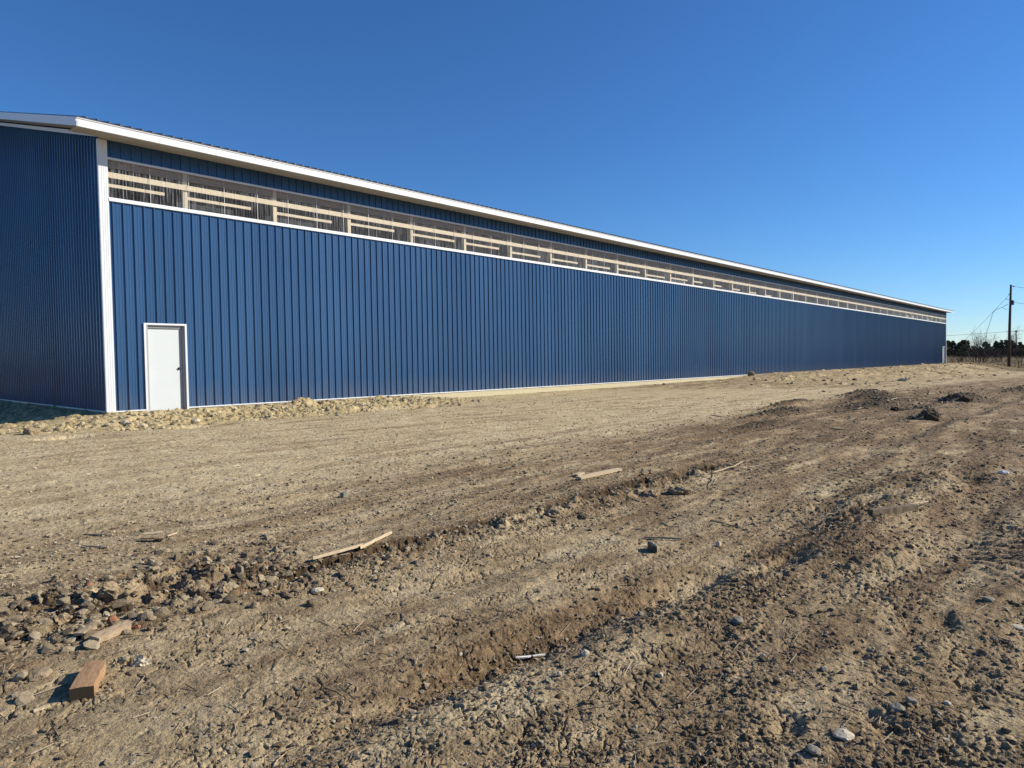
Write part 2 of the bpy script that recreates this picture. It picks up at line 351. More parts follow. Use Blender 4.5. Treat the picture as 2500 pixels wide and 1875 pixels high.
M['soffit'] = mat_plain('beige_vented_soffit', (.55, .53, .49), .6, vary=.05, scale=2)
M['roof'] = mat_plain('dark_roof_steel', (.10, .09, .085), .45, vary=.1, scale=2)
M['black'] = mat_plain('black_hardware', (.012, .012, .014), .35)
M['interior'] = mat_plain('dull_sheet_inside', (.10, .11, .12), .7)
M['slab'] = mat_plain('packed_floor', (.07, .06, .05), .9, vary=.2)
M['lumber'] = mat_wood('new_pine', (.72, .61, .40), (.83, .73, .51), (.90, .81, .60), (1, 1, 6))
M['skirt'] = mat_wood('treated_skirt_board', (.52, .45, .27), (.60, .53, .34), (.67, .61, .42), (1, 1, 8), .6)
M['oldwood'] = mat_wood('weathered_pine', (.24, .135, .065), (.41, .245, .125), (.53, .35, .20), (1, 9, 9), 3)
M['endgrain'] = mat_wood('dark_end_grain', (.03, .022, .014), (.065, .048, .03), (.12, .09, .06), (3, 3, 3), 8)  # cut ends much darker than the long faces
M['tanwood'] = mat_wood('tan_pine', (.30, .205, .12), (.46, .34, .21), (.58, .45, .30), (1, 9, 9), 3)
M['palewood'] = mat_wood('sunbleached_pine', (.42, .31, .19), (.58, .45, .28), (.70, .57, .38), (1, 9, 9), 3)
M['mudwood'] = mat_wood('muddy_timber', (.10, .07, .04), (.17, .125, .075), (.27, .2, .13), (1, 6, 6), 4)
M['stick'] = mat_wood('bare_stick', (.28, .2, .12), (.42, .32, .2), (.55, .44, .3), (3, 3, 3), 3)
M['rag'] = mat_plain('white_rag', (.82, .82, .82), .8, vary=.1, scale=30, bumpd=.004)
M['strip'] = mat_plain('white_plastic_strip', (.78, .76, .72), .5, vary=.06, scale=20)
M['chipdark'] = mat_plain('dark_scrap', (.03, .032, .03), .6, vary=.4, scale=20)
M['stone_w'] = mat_plain('pale_limestone', (.56, .48, .35), .9, vary=.25, scale=25, bumpd=.006)
M['stone_g'] = mat_plain('grey_stone', (.27, .235, .18), .9, vary=.3, scale=25, bumpd=.006)
M['stone_r'] = mat_plain('rust_red_stone', (.34, .14, .07), .85, vary=.25, scale=25, bumpd=.004)
M['clod'] = mat_plain('dry_mud', (.36, .27, .165), .95, spec=.1, vary=.35, scale=45, bumpd=.025)
M['darkclod'] = mat_plain('dark_mud', (.11, .082, .055), .95, spec=.1, vary=.3, scale=18, bumpd=.01)
M['polewood'] = mat_wood('creosoted_pole', (.075, .05, .04), (.11, .078, .062), (.16, .12, .095), (3, 3, .6), 1)
M['steel'] = mat_plain('grey_transformer_steel', (.06, .06, .065), .5)
M['wire'] = mat_plain('black_cable', (.03, .03, .035), .6)
M['bark'] = mat_plain('grey_brown_bark', (.10, .075, .06), .9, vary=.3, scale=3)
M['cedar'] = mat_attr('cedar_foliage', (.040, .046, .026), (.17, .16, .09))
M['brush'] = mat_attr('brown_brush', (.045, .032, .026), (.13, .10, .08))
M['drygrass'] = mat_attr('dry_grass', (.16, .115, .055), (.36, .285, .16))
M['pebble'] = mat_attr('pebbles', (.15, .115, .08), (.58, .50, .37))
M['crumb'] = mat_attr('soil_crumbs', (.19, .142, .09), (.48, .39, .25)); M['lump'] = mat_attr('dry_clods', (.15, .108, .065), (.42, .325, .20))
M['straw'] = mat_attr('straw_bits', (.14, .10, .06), (.62, .52, .36))

# ------------------------------------------------------------------ object helpers
def tag(o, label=None, cat=None, group=None, kind=None):
    if label: o['label'] = label
    if cat: o['category'] = cat
    if group: o['group'] = group
    if kind: o['kind'] = kind
    return o
def empty(name, loc, rz=0, **k):
    o = bpy.data.objects.new(name, None); C.objects.link(o); o.location = loc; o.rotation_euler = (0, 0, rz)
    o.empty_display_size = .2; tag(o, **k); return o
def mesh_obj(name, verts, faces, mat, parent=None, smooth=False):
    me = bpy.data.meshes.new(name); me.from_pydata([tuple(v) for v in verts], [], faces); me.update()
    if mat: me.materials.append(mat)
    if smooth: me.polygons.foreach_set('use_smooth', [True]*len(me.polygons))
    o = bpy.data.objects.new(name, me); C.objects.link(o)
    if parent: o.parent = parent
    return o
def np_mesh(name, V, Fc, mat, tone=None, smooth=False, parent=None, n=3):
    me = bpy.data.meshes.new(name); V = np.asarray(V, np.float32); Fc = np.asarray(Fc, np.int32)
    me.vertices.add(len(V)); me.vertices.foreach_set('co', V.ravel())
    me.loops.add(Fc.size); me.loops.foreach_set('vertex_index', Fc.ravel())
    me.polygons.add(len(Fc)); me.polygons.foreach_set('loop_start', np.arange(0, Fc.size, n, dtype=np.int32))
    me.polygons.foreach_set('loop_total', np.full(len(Fc), n, np.int32))
    me.polygons.foreach_set('use_smooth', np.full(len(Fc), smooth))
    me.update(calc_edges=True); me.materials.append(mat)
    if tone is not None:
        a = me.attributes.new('tone', 'FLOAT', 'POINT'); a.data.foreach_set('value', np.asarray(tone, np.float32))
    o = bpy.data.objects.new(name, me); C.objects.link(o)
    if parent: o.parent = parent
    return o
class MB:
    def __init__(s): s.v = []; s.f = []
    def box(s, x0, x1, y0, y1, z0, z1):
        b = len(s.v)
        s.v += [(x0, y0, z0), (x1, y0, z0), (x1, y1, z0), (x0, y1, z0), (x0, y0, z1), (x1, y0, z1), (x1, y1, z1), (x0, y1, z1)]
        s.f += [(b, b+3, b+2, b+1), (b+4, b+5, b+6, b+7), (b, b+1, b+5, b+4), (b+1, b+2, b+6, b+5), (b+2, b+3, b+7, b+6), (b+3, b, b+4, b+7)]
        return s
    def quad(s, a, b, c, d):
        k = len(s.v); s.v += [a, b, c, d]; s.f.append((k, k+1, k+2, k+3)); return s
    def prism(s, prof, x0, x1, axis=0):
        """profile of (y, z) pairs swept along x"""
        k = len(s.v); n = len(prof)
        for x in (x0, x1): s.v += [(x, p[0], p[1]) for p in prof]
        for i in range(n): s.f.append((k+i, k+(i+1) % n, k+n+(i+1) % n, k+n+i))
        s.f.append(tuple(k+i for i in reversed(range(n)))); s.f.append(tuple(k+n+i for i in range(n)))
        return s
    def tube(s, pts, rad, n=6):
        k0 = len(s.v); pts = [Vector(p) for p in pts]
        for i, p in enumerate(pts):
            d = (pts[min(i+1, len(pts)-1)]-pts[max(i-1, 0)]).normalized()
            a = d.orthogonal().normalized() if i == 0 else (a-d*a.dot(d)).normalized()
            b = d.cross(a); r = rad[i] if isinstance(rad, (list, tuple)) else rad
            for j in range(n):
                q = p+a*(math.cos(2*PI*j/n)*r)+b*(math.sin(2*PI*j/n)*r); s.v.append(tuple(q))
        for i in range(len(pts)-1):
            for j in range(n):
                s.f.append((k0+i*n+j, k0+i*n+(j+1) % n, k0+(i+1)*n+(j+1) % n, k0+(i+1)*n+j))
        s.f.append(tuple(k0+j for j in reversed(range(n)))); s.f.append(tuple(k0+(len(pts)-1)*n+j for j in range(n)))
        return s
    def build(s, name, mat, parent=None, smooth=False): return mesh_obj(name, s.v, s.f, mat, parent, smooth)

# ------------------------------------------------------------------ ground sheet
def build_ground():
    dense = np.radians(np.linspace(-47, 47, 1330))
    rest = np.radians(np.linspace(47, 313, 72))[1:-1]
    ang = np.concatenate([dense, rest]); na = len(ang)
    r = 0.35; rad = []
    while r < 4200:
        rad.append(r)
        if r < 1.6: r *= 1.12
        elif r < 62: r += min(.00066*r*r, (.0042 if r < 9 or r > 24 else .0031)*r)
        elif r < 140: r *= 1.012
        else: r *= 1.09
    rad = np.array(rad); nr = len(rad)
    Rg, Ag = np.meshgrid(rad, ang, indexing='ij')
    x = (Rg*np.sin(Ag)).ravel(); y = (Rg*np.cos(Ag)).ravel()
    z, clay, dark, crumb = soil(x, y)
    rr = np.hypot(x, y); s, t = st(x, y)
    inside = (s > .05) & (s < L-.05) & (t < -.03) & (t > -24)
    z = np.where(inside, np.minimum(z, .16), z)
    farg = sst(60, 80, y+.15*x+6*pn(x/9, y/9, 201))*sst(-4, 3, s-L+8+t*.2)
    farg = np.maximum(farg, sst(150, 200, rr)); farg = np.maximum(farg, .7*sst(45, 70, rr)*sst(.0, .3, fbm(x/5, y/3, 3, 203)))
    verts = np.stack([x, y, z], 1); verts = np.vstack([verts, [[0, 0, float(z[:na].mean())]]])
    i = np.arange(nr-1)[:, None]*na; j = np.arange(na)[None, :]; j2 = (j+1) % na
    q = np.stack([i+j, i+j2, i+na+j2, i+na+j], -1).reshape(-1, 4)
    # orientation: angles run clockwise seen from above
    q = q[:, ::-1]
    tri = np.stack([np.full(na, nr*na), (np.arange(na)+1) % na, np.arange(na)], -1)
    me = bpy.data.meshes.new('ground')
    me.vertices.add(len(verts)); me.vertices.foreach_set('co', verts.astype(np.float32).ravel())
    nl = q.size+tri.size; me.loops.add(nl)
    me.loops.foreach_set('vertex_index', np.concatenate([q.ravel(), tri.ravel()]).astype(np.int32))
    me.polygons.add(len(q)+len(tri))
    me.polygons.foreach_set('loop_start', np.concatenate([np.arange(len(q))*4, q.size+np.arange(len(tri))*3]).astype(np.int32))
    me.polygons.foreach_set('loop_total', np.concatenate([np.full(len(q), 4), np.full(len(tri), 3)]).astype(np.int32))
    me.polygons.foreach_set('use_smooth', np.full(len(q)+len(tri), True))
    me.update(calc_edges=True)
    a = me.color_attributes.new('soilmask', 'FLOAT_COLOR', 'POINT')
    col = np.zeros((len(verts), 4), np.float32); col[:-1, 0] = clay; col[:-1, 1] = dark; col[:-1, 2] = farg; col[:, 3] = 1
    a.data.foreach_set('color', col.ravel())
    me.materials.append(M['soil'])
    o = bpy.data.objects.new('ground', me); C.objects.link(o); tag(o, kind='structure')
build_ground()

# ------------------------------------------------------------------ loose bits scattered on the soil (uncountable)
def ico(k=1):
    bm = bmesh.new(); bmesh.ops.create_icosphere(bm, subdivisions=k, radius=1); bm.verts.ensure_lookup_table()
    v = np.array([x.co[:] for x in bm.verts]); f = np.array([[a.index for a in p.verts] for p in bm.faces]); bm.free(); return v, f
IV, IF = ico(); IV2, IF2 = ico(2)
def sample_pts(n, rmin, rmax, power=1.0):
    u = rng.random(n); r = (rmin**(-power)+u*(rmax**(-power)-rmin**(-power)))**(-1/power)
    a = np.radians(rng.uniform(-44, 44, n)); return r*np.sin(a), r*np.cos(a), r
def bits(name, label, x, y, size, flat, mat, tone, IV=IV, IF=IF, jit=.25, sink=.25, wob=0):
    z, *_ = soil(x, y); n = len(x)
    sc = size[:, None]*np.stack([rng.uniform(.7, 1.3, n), rng.uniform(.7, 1.3, n), flat*rng.uniform(.7, 1.2, n)], 1)
    V = IV[None]*(1+jit*rng.standard_normal((n, len(IV), 1)))
    if wob:
        for k_ in range(3):
            ax = rng.standard_normal((n, 1, 3)); V = V*(1+wob*np.sin((IV[None]*ax).sum(-1, keepdims=True)*2.4+rng.uniform(0, 6, (n, 1, 1))))
    if wob:
        for k_ in range(9):
            pl = rng.standard_normal((n, 1, 3)); pl /= np.linalg.norm(pl, axis=-1, keepdims=True)
            ex = np.maximum(0, (V*pl).sum(-1, keepdims=True)-rng.uniform(.5, .85, (n, 1, 1))); V = V-pl*ex
    V = V*sc[:, None, :]
    a = rng.uniform(0, 2*PI, n); ca, sa = np.cos(a)[:, None], np.sin(a)[:, None]
    tl = rng.uniform(-.5, .5, n)[:, None]
    X = V[..., 0]*ca-V[..., 1]*sa; Y = V[..., 0]*sa+V[..., 1]*ca; Z = V[..., 2]+X*tl
    P = np.stack([X+x[:, None], Y+y[:, None], Z+(z+size*sink)[:, None]], -1).reshape(-1, 3)
    Fa = (IF[None]+(np.arange(n)*len(IV))[:, None, None]).reshape(-1, 3)
    o = np_mesh(name, P, Fa, mat, np.repeat(tone, len(IV)))
    tag(o, label, name.replace('_', ' '), kind='stuff')
def keep_soil(x, y, p, f):
    z, clay, dark, crumb = soil(x, y); s, t = st(x, y)
    k = (rng.random(len(x)) < np.clip(f(clay, dark, crumb, s, t), 0, 1)*p) & ~((t < .25) & (s > -.3)) & ((s > -0.3) | (t > -3))
    return x[k], y[k]
x, y, r = sample_pts(52000, 1.6, 11, .8)
x, y = keep_soil(x, y, 1, lambda c, d, cr, s, t: .10+.5*cr*(t > 13.5)+.15*d)
sz = .0022+.010*rng.random(len(x))**6; sz *= (.8+.09*np.hypot(x, y))
bits('gravel', 'small pebbles and grit strewn over the brown soil', x, y, sz, .6, M['pebble'], rng.random(len(x))**1.5)
x, y, r = sample_pts(60000, 1.6, 16, .7)
x, y = keep_soil(x, y, 1, lambda c, d, cr, s, t: .9*np.clip(cr-.25, 0, 1))
sz = .0035+.013*rng.random(len(x))**4.5; sz *= (.8+.07*np.hypot(x, y))
bits('soil_crumbs', 'broken crumbs of dry brown soil lying in the churned strip', x, y, sz, .8, M['lump'], rng.random(len(x))**1.3)
x, y, r = sample_pts(52000, 4.5, 24, .3)
x, y = keep_soil(x, y, 1, lambda c, d, cr, s, t: (.35+.4*(pn(s/1.2, t/.5, 320) > .0))*(t > 1.2)*(t < 14.2))
sz = .0045+.012*rng.random(len(x))**5; sz *= (.7+.05*np.hypot(x, y))
bits('grit', 'fine dry crumbs lying on the smooth driven lane', x, y, sz, .6, mat_attr('lane_grit', (.26, .20, .125), (.66, .56, .38)), rng.random(len(x)))
x, y, r = sample_pts(60000, 6, 40, .2)
x, y = keep_soil(x, y, 1, lambda c, d, cr, s, t: (.3+.5*(pn(s/1.6, t/.5, 325) > .0))*(t > 9.5)*(.4+.6*np.clip(d, 0, 1)))
sz = .007+.020*rng.random(len(x))**5; sz *= (.6+.04*np.hypot(x, y))
bits('earth_crumbs', 'brown crumbs lying on the rough ground at right', x, y, sz, .6, M['crumb'], rng.random(len(x)))
# clods on the yellow bank
n = 26000; s_ = rng.uniform(-7, 60, n)**1.0; s_ = np.where(rng.random(n) < .55, rng.uniform(-6, 11, n), s_); t_ = rng.uniform(.2, 6.5, n)
x = CX+s_*DX+t_*NX; y = CY+s_*DY+t_*NY
x, y = keep_soil(x, y, 1, lambda c, d, cr, s, t: c*(.5+.5*(pn(s*1.3, t*1.3, 301) > 0))*(s < 12)+.35*c*(s >= 12))
sz = .007+.048*rng.random(len(x))**5
bits('clay_clods', 'yellow clay clods lying on the bank along the blue wall', x, y, sz, .8, mat_attr('clay_crumbs', (.36, .285, .165), (.66, .57, .38)), rng.random(len(x)))

# clods broken out of the rut, the churned patch and the mounds
def lumps():
    xs, ys, zs = [], [], []
    g = rng
    def put(s_, t_, sz):
        xs.append(CX+s_*DX+t_*NX); ys.append(CY+s_*DY+t_*NY); zs.append(sz)
    n = 5200; s_ = g.uniform(-7.0, -2.3, n); t_ = 12.95+.42*g.standard_normal(n)
    keep = pn(s_/.35, t_/.3, 310)+.25 > .15*g.random(n); put(s_[keep], t_[keep], (.007+.042*g.random(n)**4.5)[keep])
    n = 3200; s_ = g.uniform(-3.0, 3.9, n); t_ = 13.28+.16*pn(s_/1.3, s_*0, 50)+.06*pn(s_/.28, s_*0, 51)+.22+.16*g.standard_normal(n); put(s_, t_, .005+.028*g.random(n)**5)
    n = 700; put(g.uniform(22, 92, n), g.uniform(.3, 9, n), .02+.13*g.random(n)**5)
    for (ps, pt, a, b, dp) in PITS:
        if pt < 9 or abs(dp) < .06: continue
        n = int(60+200*min(1.2, a*b*2)); put(ps+a*g.standard_normal(n)*.7, pt+b*g.standard_normal(n)*.7, (.008+.034*g.random(n)**4.5)*(1.6 if ps > 12 else .8 if pt < 15 else .4))
    return np.concatenate(xs), np.concatenate(ys), np.concatenate(zs)
x, y, sz = lumps()
bits('dirt_clods', 'loose brown clods heaped in the ruts and on the churned mounds', x, y, sz, .8, M['crumb'], rng.random(len(x))**1.2, IV2, IF2, .05, .05, .12)

def straw():
    x, y, r = sample_pts(9000, 1.7, 15, .6)
    x, y = keep_soil(x, y, 1, lambda c, d, cr, s, t: (.10+.6*d+.25*cr)*(t > 9))
    z, *_ = soil(x, y); n = len(x)
    ln = .010+.05*rng.random(n)**3; ln *= (.8+.07*np.hypot(x, y)); wd = (.0009+.0012*rng.random(n))*(1+.12*np.hypot(x, y)); a = rng.uniform(0, PI, n)
    up = rng.uniform(-.15, .25, n)
    d = np.stack([np.cos(a), np.sin(a), up], 1)*ln[:, None]; p = np.stack([-np.sin(a), np.cos(a), a*0], 1)*wd[:, None]
    c = np.stack([x, y, z+.003+np.abs(up)*ln], 1); h = np.zeros((n, 3)); h[:, 2] = wd*1.2
    P = np.stack([c-d-p, c-d+p, c-d+h, c+d-p, c+d+p, c+d+h], 1).reshape(-1, 3)
    T = np.array([[0, 1, 4], [0, 4, 3], [1, 2, 5], [1, 5, 4], [2, 0, 3], [2, 3, 5]])
    Fa = (T[None]+(np.arange(n)*6)[:, None, None]).reshape(-1, 3)
    o = np_mesh('straw_litter', P, Fa, M['straw'], np.repeat(rng.random(n)**1.5, 6))
    tag(o, 'scattered straw, root and splinter bits on the dark soil', 'straw litter', kind='stuff')
straw()

# ------------------------------------------------------------------ the long blue building
B = empty('metal_building', W(0, 0, 0), PI/2-TH, label='long blue ribbed metal shed with white trim and clear windows under its eave', cat='building')
# local axes of B: x along the wall, -y outwards (towards the camera), z up
ROOFSL = 0.272; HALFW = 12.2
def prof_cols(s0, s1, pitch=.2286):
    """rib profile as (s, depth) pairs"""
    out = []; k = math.floor(s0/pitch)
    while k*pitch < s1+.3:
        a = k*pitch
        for ds, d in ((0, 0), (.008, .031), (.028, .031), (.042, 0), (.092, 0), (.098, .0045), (.110, .0045), (.116, 0), (.158, 0), (.164, .0045), (.176, .0045), (.182, 0)):
            q = a+ds
            if s0 <= q <= s1: out.append((q, d))
        k += 1
    if out[0][0] > s0+1e-4: out.insert(0, (s0, 0))
    if out[-1][0] < s1-1e-4: out.append((s1, 0))
    return out
def siding(name, cols, z0, z1f, place, rows, amp, seed, skip=None, mat='blue'):
    cs = np.array([c[0] for c in cols]); cd = np.array([c[1] for c in cols])
    n = len(cs); zt = np.array([z1f(c) for c in cs]); V = []
    for r in range(rows+1):
        z = z0+(zt-z0)*r/rows
        wob = amp*fbm(cs/1.1, z/.8, 3, seed) + amp*.5*fbm(cs/.35, z/1.4, 2, seed+9)
        d = cd+wob*(0 < r < rows)+.002
        V += [place(a, b, c) for a, b, c in zip(cs, d, z)]
    F_ = []
    for r in range(rows):
        for i in range(n-1):
            if skip:
                zc = z0+(zt[i]-z0)*(r+.5)/rows
                if skip(.5*(cs[i]+cs[i+1]), zc): continue
            F_.append((r*n+i, r*n+i+1, (r+1)*n+i+1, (r+1)*n+i))
    return mesh_obj(name, V, F_, M[mat], B)
DS0, DS1 = .88, 1.80; DTOP = ZB+2.06            # near door opening
FD0, FD1 = L-2.02, L-1.0                         # far door opening
front = lambda a, d, z: (a, -d, z)
def sections():
    sp_ = [(.0, DS0), (DS1, FD0), (FD1, L)]
    V = []; F_ = []
    cols = prof_cols(0, L)
    # full height rows aligned with the door head so the openings are clean
    for (a, b, z0, z1) in ((0, DS0, ZB, ZT), (DS0, DS1, DTOP, ZT), (DS1, FD0, ZB, ZT), (FD0, FD1, DTOP, ZT), (FD1, L, ZB, ZT)):
        cc = [(a, 0.0)]+[c for c in cols if a+1e-3 < c[0] < b-1e-3]+[(b, 0.0)]
        rows = 9; cs = np.array([c[0] for c in cc]); cd = np.array([c[1] for c in cc]); n = len(cc); k = len(V)
        for r in range(rows+1):
            z = z0+(z1-z0)*r/rows
            wob = .0014*fbm(cs/1.3, cs*0+z/.9, 3, 400)*(0 < r < rows)
            V += list(zip(cs.tolist(), (-(cd+wob+.003)).tolist(), [z]*n))
        for r in range(rows):
            for i in range(n-1): F_.append((k+r*n+i, k+r*n+i+1, k+(r+1)*n+i+1, k+(r+1)*n+i))
    mesh_obj('front_siding', V, F_, M['blue'], B)
sections()
siding('upper_siding', prof_cols(0, L), 6.44, lambda s: ZS+.06, front, 2, .001, 410)
# gable end facing left: local x = 0 plane, running into +y
gcols = prof_cols(.0, 2*HALFW)
zrake = lambda q: ZS-.02+ROOFSL*min(q, 2*HALFW-q)
siding('gable_siding', gcols, ZB, zrake, lambda a, d, z: (-d, a, z), 16, .009, 430)
siding('gable_siding', [(0, 0), (2*HALFW, 0)][:0] or prof_cols(0, 2*HALFW), ZB, zrake, lambda a, d, z: (L+d, a, z), 1, 0, 430)
siding('rear_siding', prof_cols(0, L), ZB, lambda s: ZS, lambda a, d, z: (a, 2*HALFW+d, z), 1, 0, 440)
# inner lining keeps daylight out and gives the shed its dark inside
MB().box(.02, L-.02, .10, 2*HALFW-.1, .17, .20).build('floor', M['slab'], B)
# roof: ribbed sheets on both slopes
def roof():
    cols = prof_cols(-OG, L+OG); V = []; F_ = []
    n = len(cols)
    for (y, z) in ((-OH-.03, ZS+.20-ROOFSL*.03), (HALFW, ZS+.20+ROOFSL*(HALFW+OH)), (2*HALFW+OH+.03, ZS+.20-ROOFSL*.03)):
        for a, d in cols: V.append((a, y, z+d*1.15))
    for k in range(2):
        for i in range(n-1): F_.append((k*n+i, k*n+i+1, (k+1)*n+i+1, (k+1)*n+i))
    # the underside
    b = len(V)
    for (y, z) in ((-OH-.01, ZS+.185), (HALFW, ZS+.185+ROOFSL*(HALFW+OH)), (2*HALFW+OH+.01, ZS+.185)):
        V += [(-OG+.01, y, z), (L+OG-.01, y, z)]
    F_ += [(b, b+2, b+3, b+1), (b+2, b+4, b+5, b+3)]
    # closed rib ends along the eave
    c = len(V)
    for a, d in cols: V.append((a, -OH-.03, ZS+.192-ROOFSL*.03))
    for i in range(n-1): F_.append((c+i, c+i+1, i+1, i))
    return mesh_obj('roof', V, F_, M['roof'], B)
roof()
# eave fascia with drip edge
f = MB()
f.prism([(-OH-.0, ZS-.012), (-OH-.0, ZS+.150), (-OH-.016, ZS+.156), (-OH-.016, ZS+.183), (-OH+.02, ZS+.183), (-OH+.02, ZS+.012), (-OH+.05, ZS+.012), (-OH+.05, ZS-.012)], -OG-.004, L+OG+.004)
f.build('fascia', M['white'], B)
for k in range(1, 31):                          # lap joints of the fascia lengths
    MB().box(k*3.05-OG-.002, k*3.05-OG+.001, -OH-.0022, -OH, ZS-.012, ZS+.15).build('fascia_joint', M['grey'], B) if k < 12 else None
# rear fascia and the two rakes
MB().box(-OG, L+OG, 2*HALFW+OH-.02, 2*HALFW+OH, ZS-.012, ZS+.18).build('rear_fascia', M['white'], B)
def rake(x0, x1, name):
    o = MB()
    for (ya, yb) in ((-OH+.0, HALFW), (2*HALFW+OH, HALFW)):
        za, zb_ = ZS, ZS+ROOFSL*(HALFW+OH)
        for (dx, lo, hi) in ((0, -.012, .095), (.012, .095, .183)):
            a0, a1 = (x0-dx, x1) if x0 < 0 else (x0, x1+dx)
            k = len(o.v)
            for (yy, zz) in ((ya, za), (yb, zb_)):
                o.v += [(a0, yy, zz+lo), (a1, yy, zz+lo), (a1, yy, zz+hi), (a0, yy, zz+hi)]
            o.f += [(k, k+1, k+5, k+4), (k+1, k+2, k+6, k+5), (k+2, k+3, k+7, k+6), (k+3, k, k+4, k+7), (k, k+3, k+2, k+1), (k+4, k+5, k+6, k+7)]
    o.build(name, M['white'], B)
rake(-OG-.008, -OG+.03, 'rake_trim'); rake(L+OG-.03, L+OG+.008, 'rake_trim')
# soffits: strips with a small step at each joint
def soffit():
    V = []; F_ = []
    n = int((L+2*OG)/.30); w = (L+2*OG-.02)/n
    for i in range(n):
        a = -OG+.01+i*w
        for (u0, u1, dz) in ((0, .10, 0), (.10, .112, .008), (.112, .205, 0), (.205, .217, .008), (.217, w-.012, 0), (w-.012, w, .012)):
            b = len(V); zz = ZS+dz
            V += [(a+u0, -OH+.05, zz), (a+u1, -OH+.05, zz), (a+u1, -.03, zz+.05), (a+u0, -.03, zz+.05)]; F_.append((b, b+1, b+2, b+3))
            V += [(a+u1, -OH+.05, ZS), (a+u1, -.03, ZS+.05), (a+u1, -.03, ZS+.062), (a+u1, -OH+.05, ZS+.012)]; F_.append((b+4, b+5, b+6, b+7))
    mesh_obj('soffit', V, F_, M['soffit'], B)
soffit()
MB().box(0, L, -.042, -.0295, ZS+.028, ZS+.052).build('soffit_channel', M['soffit'], B)
def rake_soffit(x0, x1):
    o = MB()
    for (ya, yb) in ((-OH+.05, HALFW), (HALFW, 2*HALFW+OH-.05)):
        za = ZS+ROOFSL*min(ya+OH, 2*HALFW+OH-ya)-.0; zb_ = ZS+ROOFSL*min(yb+OH, 2*HALFW+OH-yb)
        n = int(abs(yb-ya)/.3)
        for i in range(n):
            y0 = ya+(yb-ya)*i/n; y1 = ya+(yb-ya)*(i+.94)/n; y2 = ya+(yb-ya)*(i+1)/n
            zf = lambda q: za+(zb_-za)*(q-ya)/(yb-ya)
            o.quad((x0, y0, zf(y0)), (x1, y0, zf(y0)), (x1, y1, zf(y1)), (x0, y1, zf(y1)))
            o.quad((x0, y1, zf(y1)+.01), (x1, y1, zf(y1)+.01), (x1, y2, zf(y2)+.01), (x0, y2, zf(y2)+.01))
    o.build('rake_soffit', M['soffit'], B)
rake_soffit(-OG+.03, -.005); rake_soffit(L+.005, L+OG-.03)
# trim where the gable sheets meet the soffit
o = MB(); k = 0
for (ya, yb) in ((0, HALFW), (HALFW, 2*HALFW)):
    za, zb_ = zrake(ya)-.03+ROOFSL*OH, zrake(yb)-.03+ROOFSL*OH
    k = len(o.v)
    for (yy, zz) in ((ya, za), (yb, zb_)): o.v += [(-.05, yy, zz-.09), (-.028, yy, zz-.09), (-.028, yy, zz+.005), (-.05, yy, zz+.005)]
    o.f += [(k, k+1, k+5, k+4), (k+1, k+2, k+6, k+5), (k+2, k+3, k+7, k+6), (k+3, k, k+4, k+7), (k, k+3, k+2, k+1), (k+4, k+5, k+6, k+7)]
o.build('gable_head_trim', M['white'], B)
# gable sheets go up to the raised rake
siding('gable_top_siding', prof_cols(0, 2*HALFW), ZS-.3, lambda q: zrake(q)+ROOFSL*OH, lambda a, d, z: (-d+.0215, a, z), 1, 0, 450)
siding('gable_top_siding', prof_cols(0, 2*HALFW), ZS-.3, lambda q: zrake(q)+ROOFSL*OH, lambda a, d, z: (L+d-.0215, a, z), 1, 0, 450)
# corner trims, fluted
def corner(x, sgn):
    # x = 0 end: wraps both faces
    o = MB(); w = .165
    a, b = (x-.03, x+w) if sgn > 0 else (x-w, x+.03)
    o.box(a, b, -.042, -.028, ZB-.01, ZS+.01)
    for q in (.035, .085, .13):
        xx = x+q if sgn > 0 else x-q
        o.box(xx-.005, xx+.005, -.0455, -.042, ZB-.01, ZS+.01)
    xe = x-.034 if sgn > 0 else x+.024
    o.box(xe, xe+.010, -.042, .035, ZB-.01, ZS+.01)
    o.build('corner_trim', M['white'], B)
corner(0, 1); corner(L, -1)
# sill band, head trim, base trim, skirt board
MB().prism([(-.052, ZT), (-.052, ZT+.070), (-.030, ZT+.090), (-.004, ZT+.090), (-.004, ZT)], .165, L-.165).build('window_sill_trim', M['white'], B)
MB().prism([(-.034, 6.385), (-.034, 6.425), (-.026, 6.44), (-.004, 6.44), (-.004, 6.385)], .165, L-.165).build('window_head_trim', M['white'], B)
for (a, b) in ((-.02, DS0-.045), (DS1+.045, FD0-.045), (FD1+.045, L+.02)):
    MB().prism([(-.041, ZB-.028), (-.041, ZB-.006), (-.026, ZB+.002), (-.002, ZB+.002), (-.002, ZB-.028)], a, b).build('base_trim', M['white'], B)
    MB().box(a+.02, b, -.014, .024, ZB-.24, ZB-.012).build('skirt_board', M['skirt'], B)
MB().box(-.012, .025, .03, 2*HALFW, ZB-.24, ZB-.012).build('skirt_board', M['skirt'], B)
MB().box(-.034, -.002, .09, 2*HALFW, ZB-.024, ZB+.002).build('base_trim', M['white'], B)
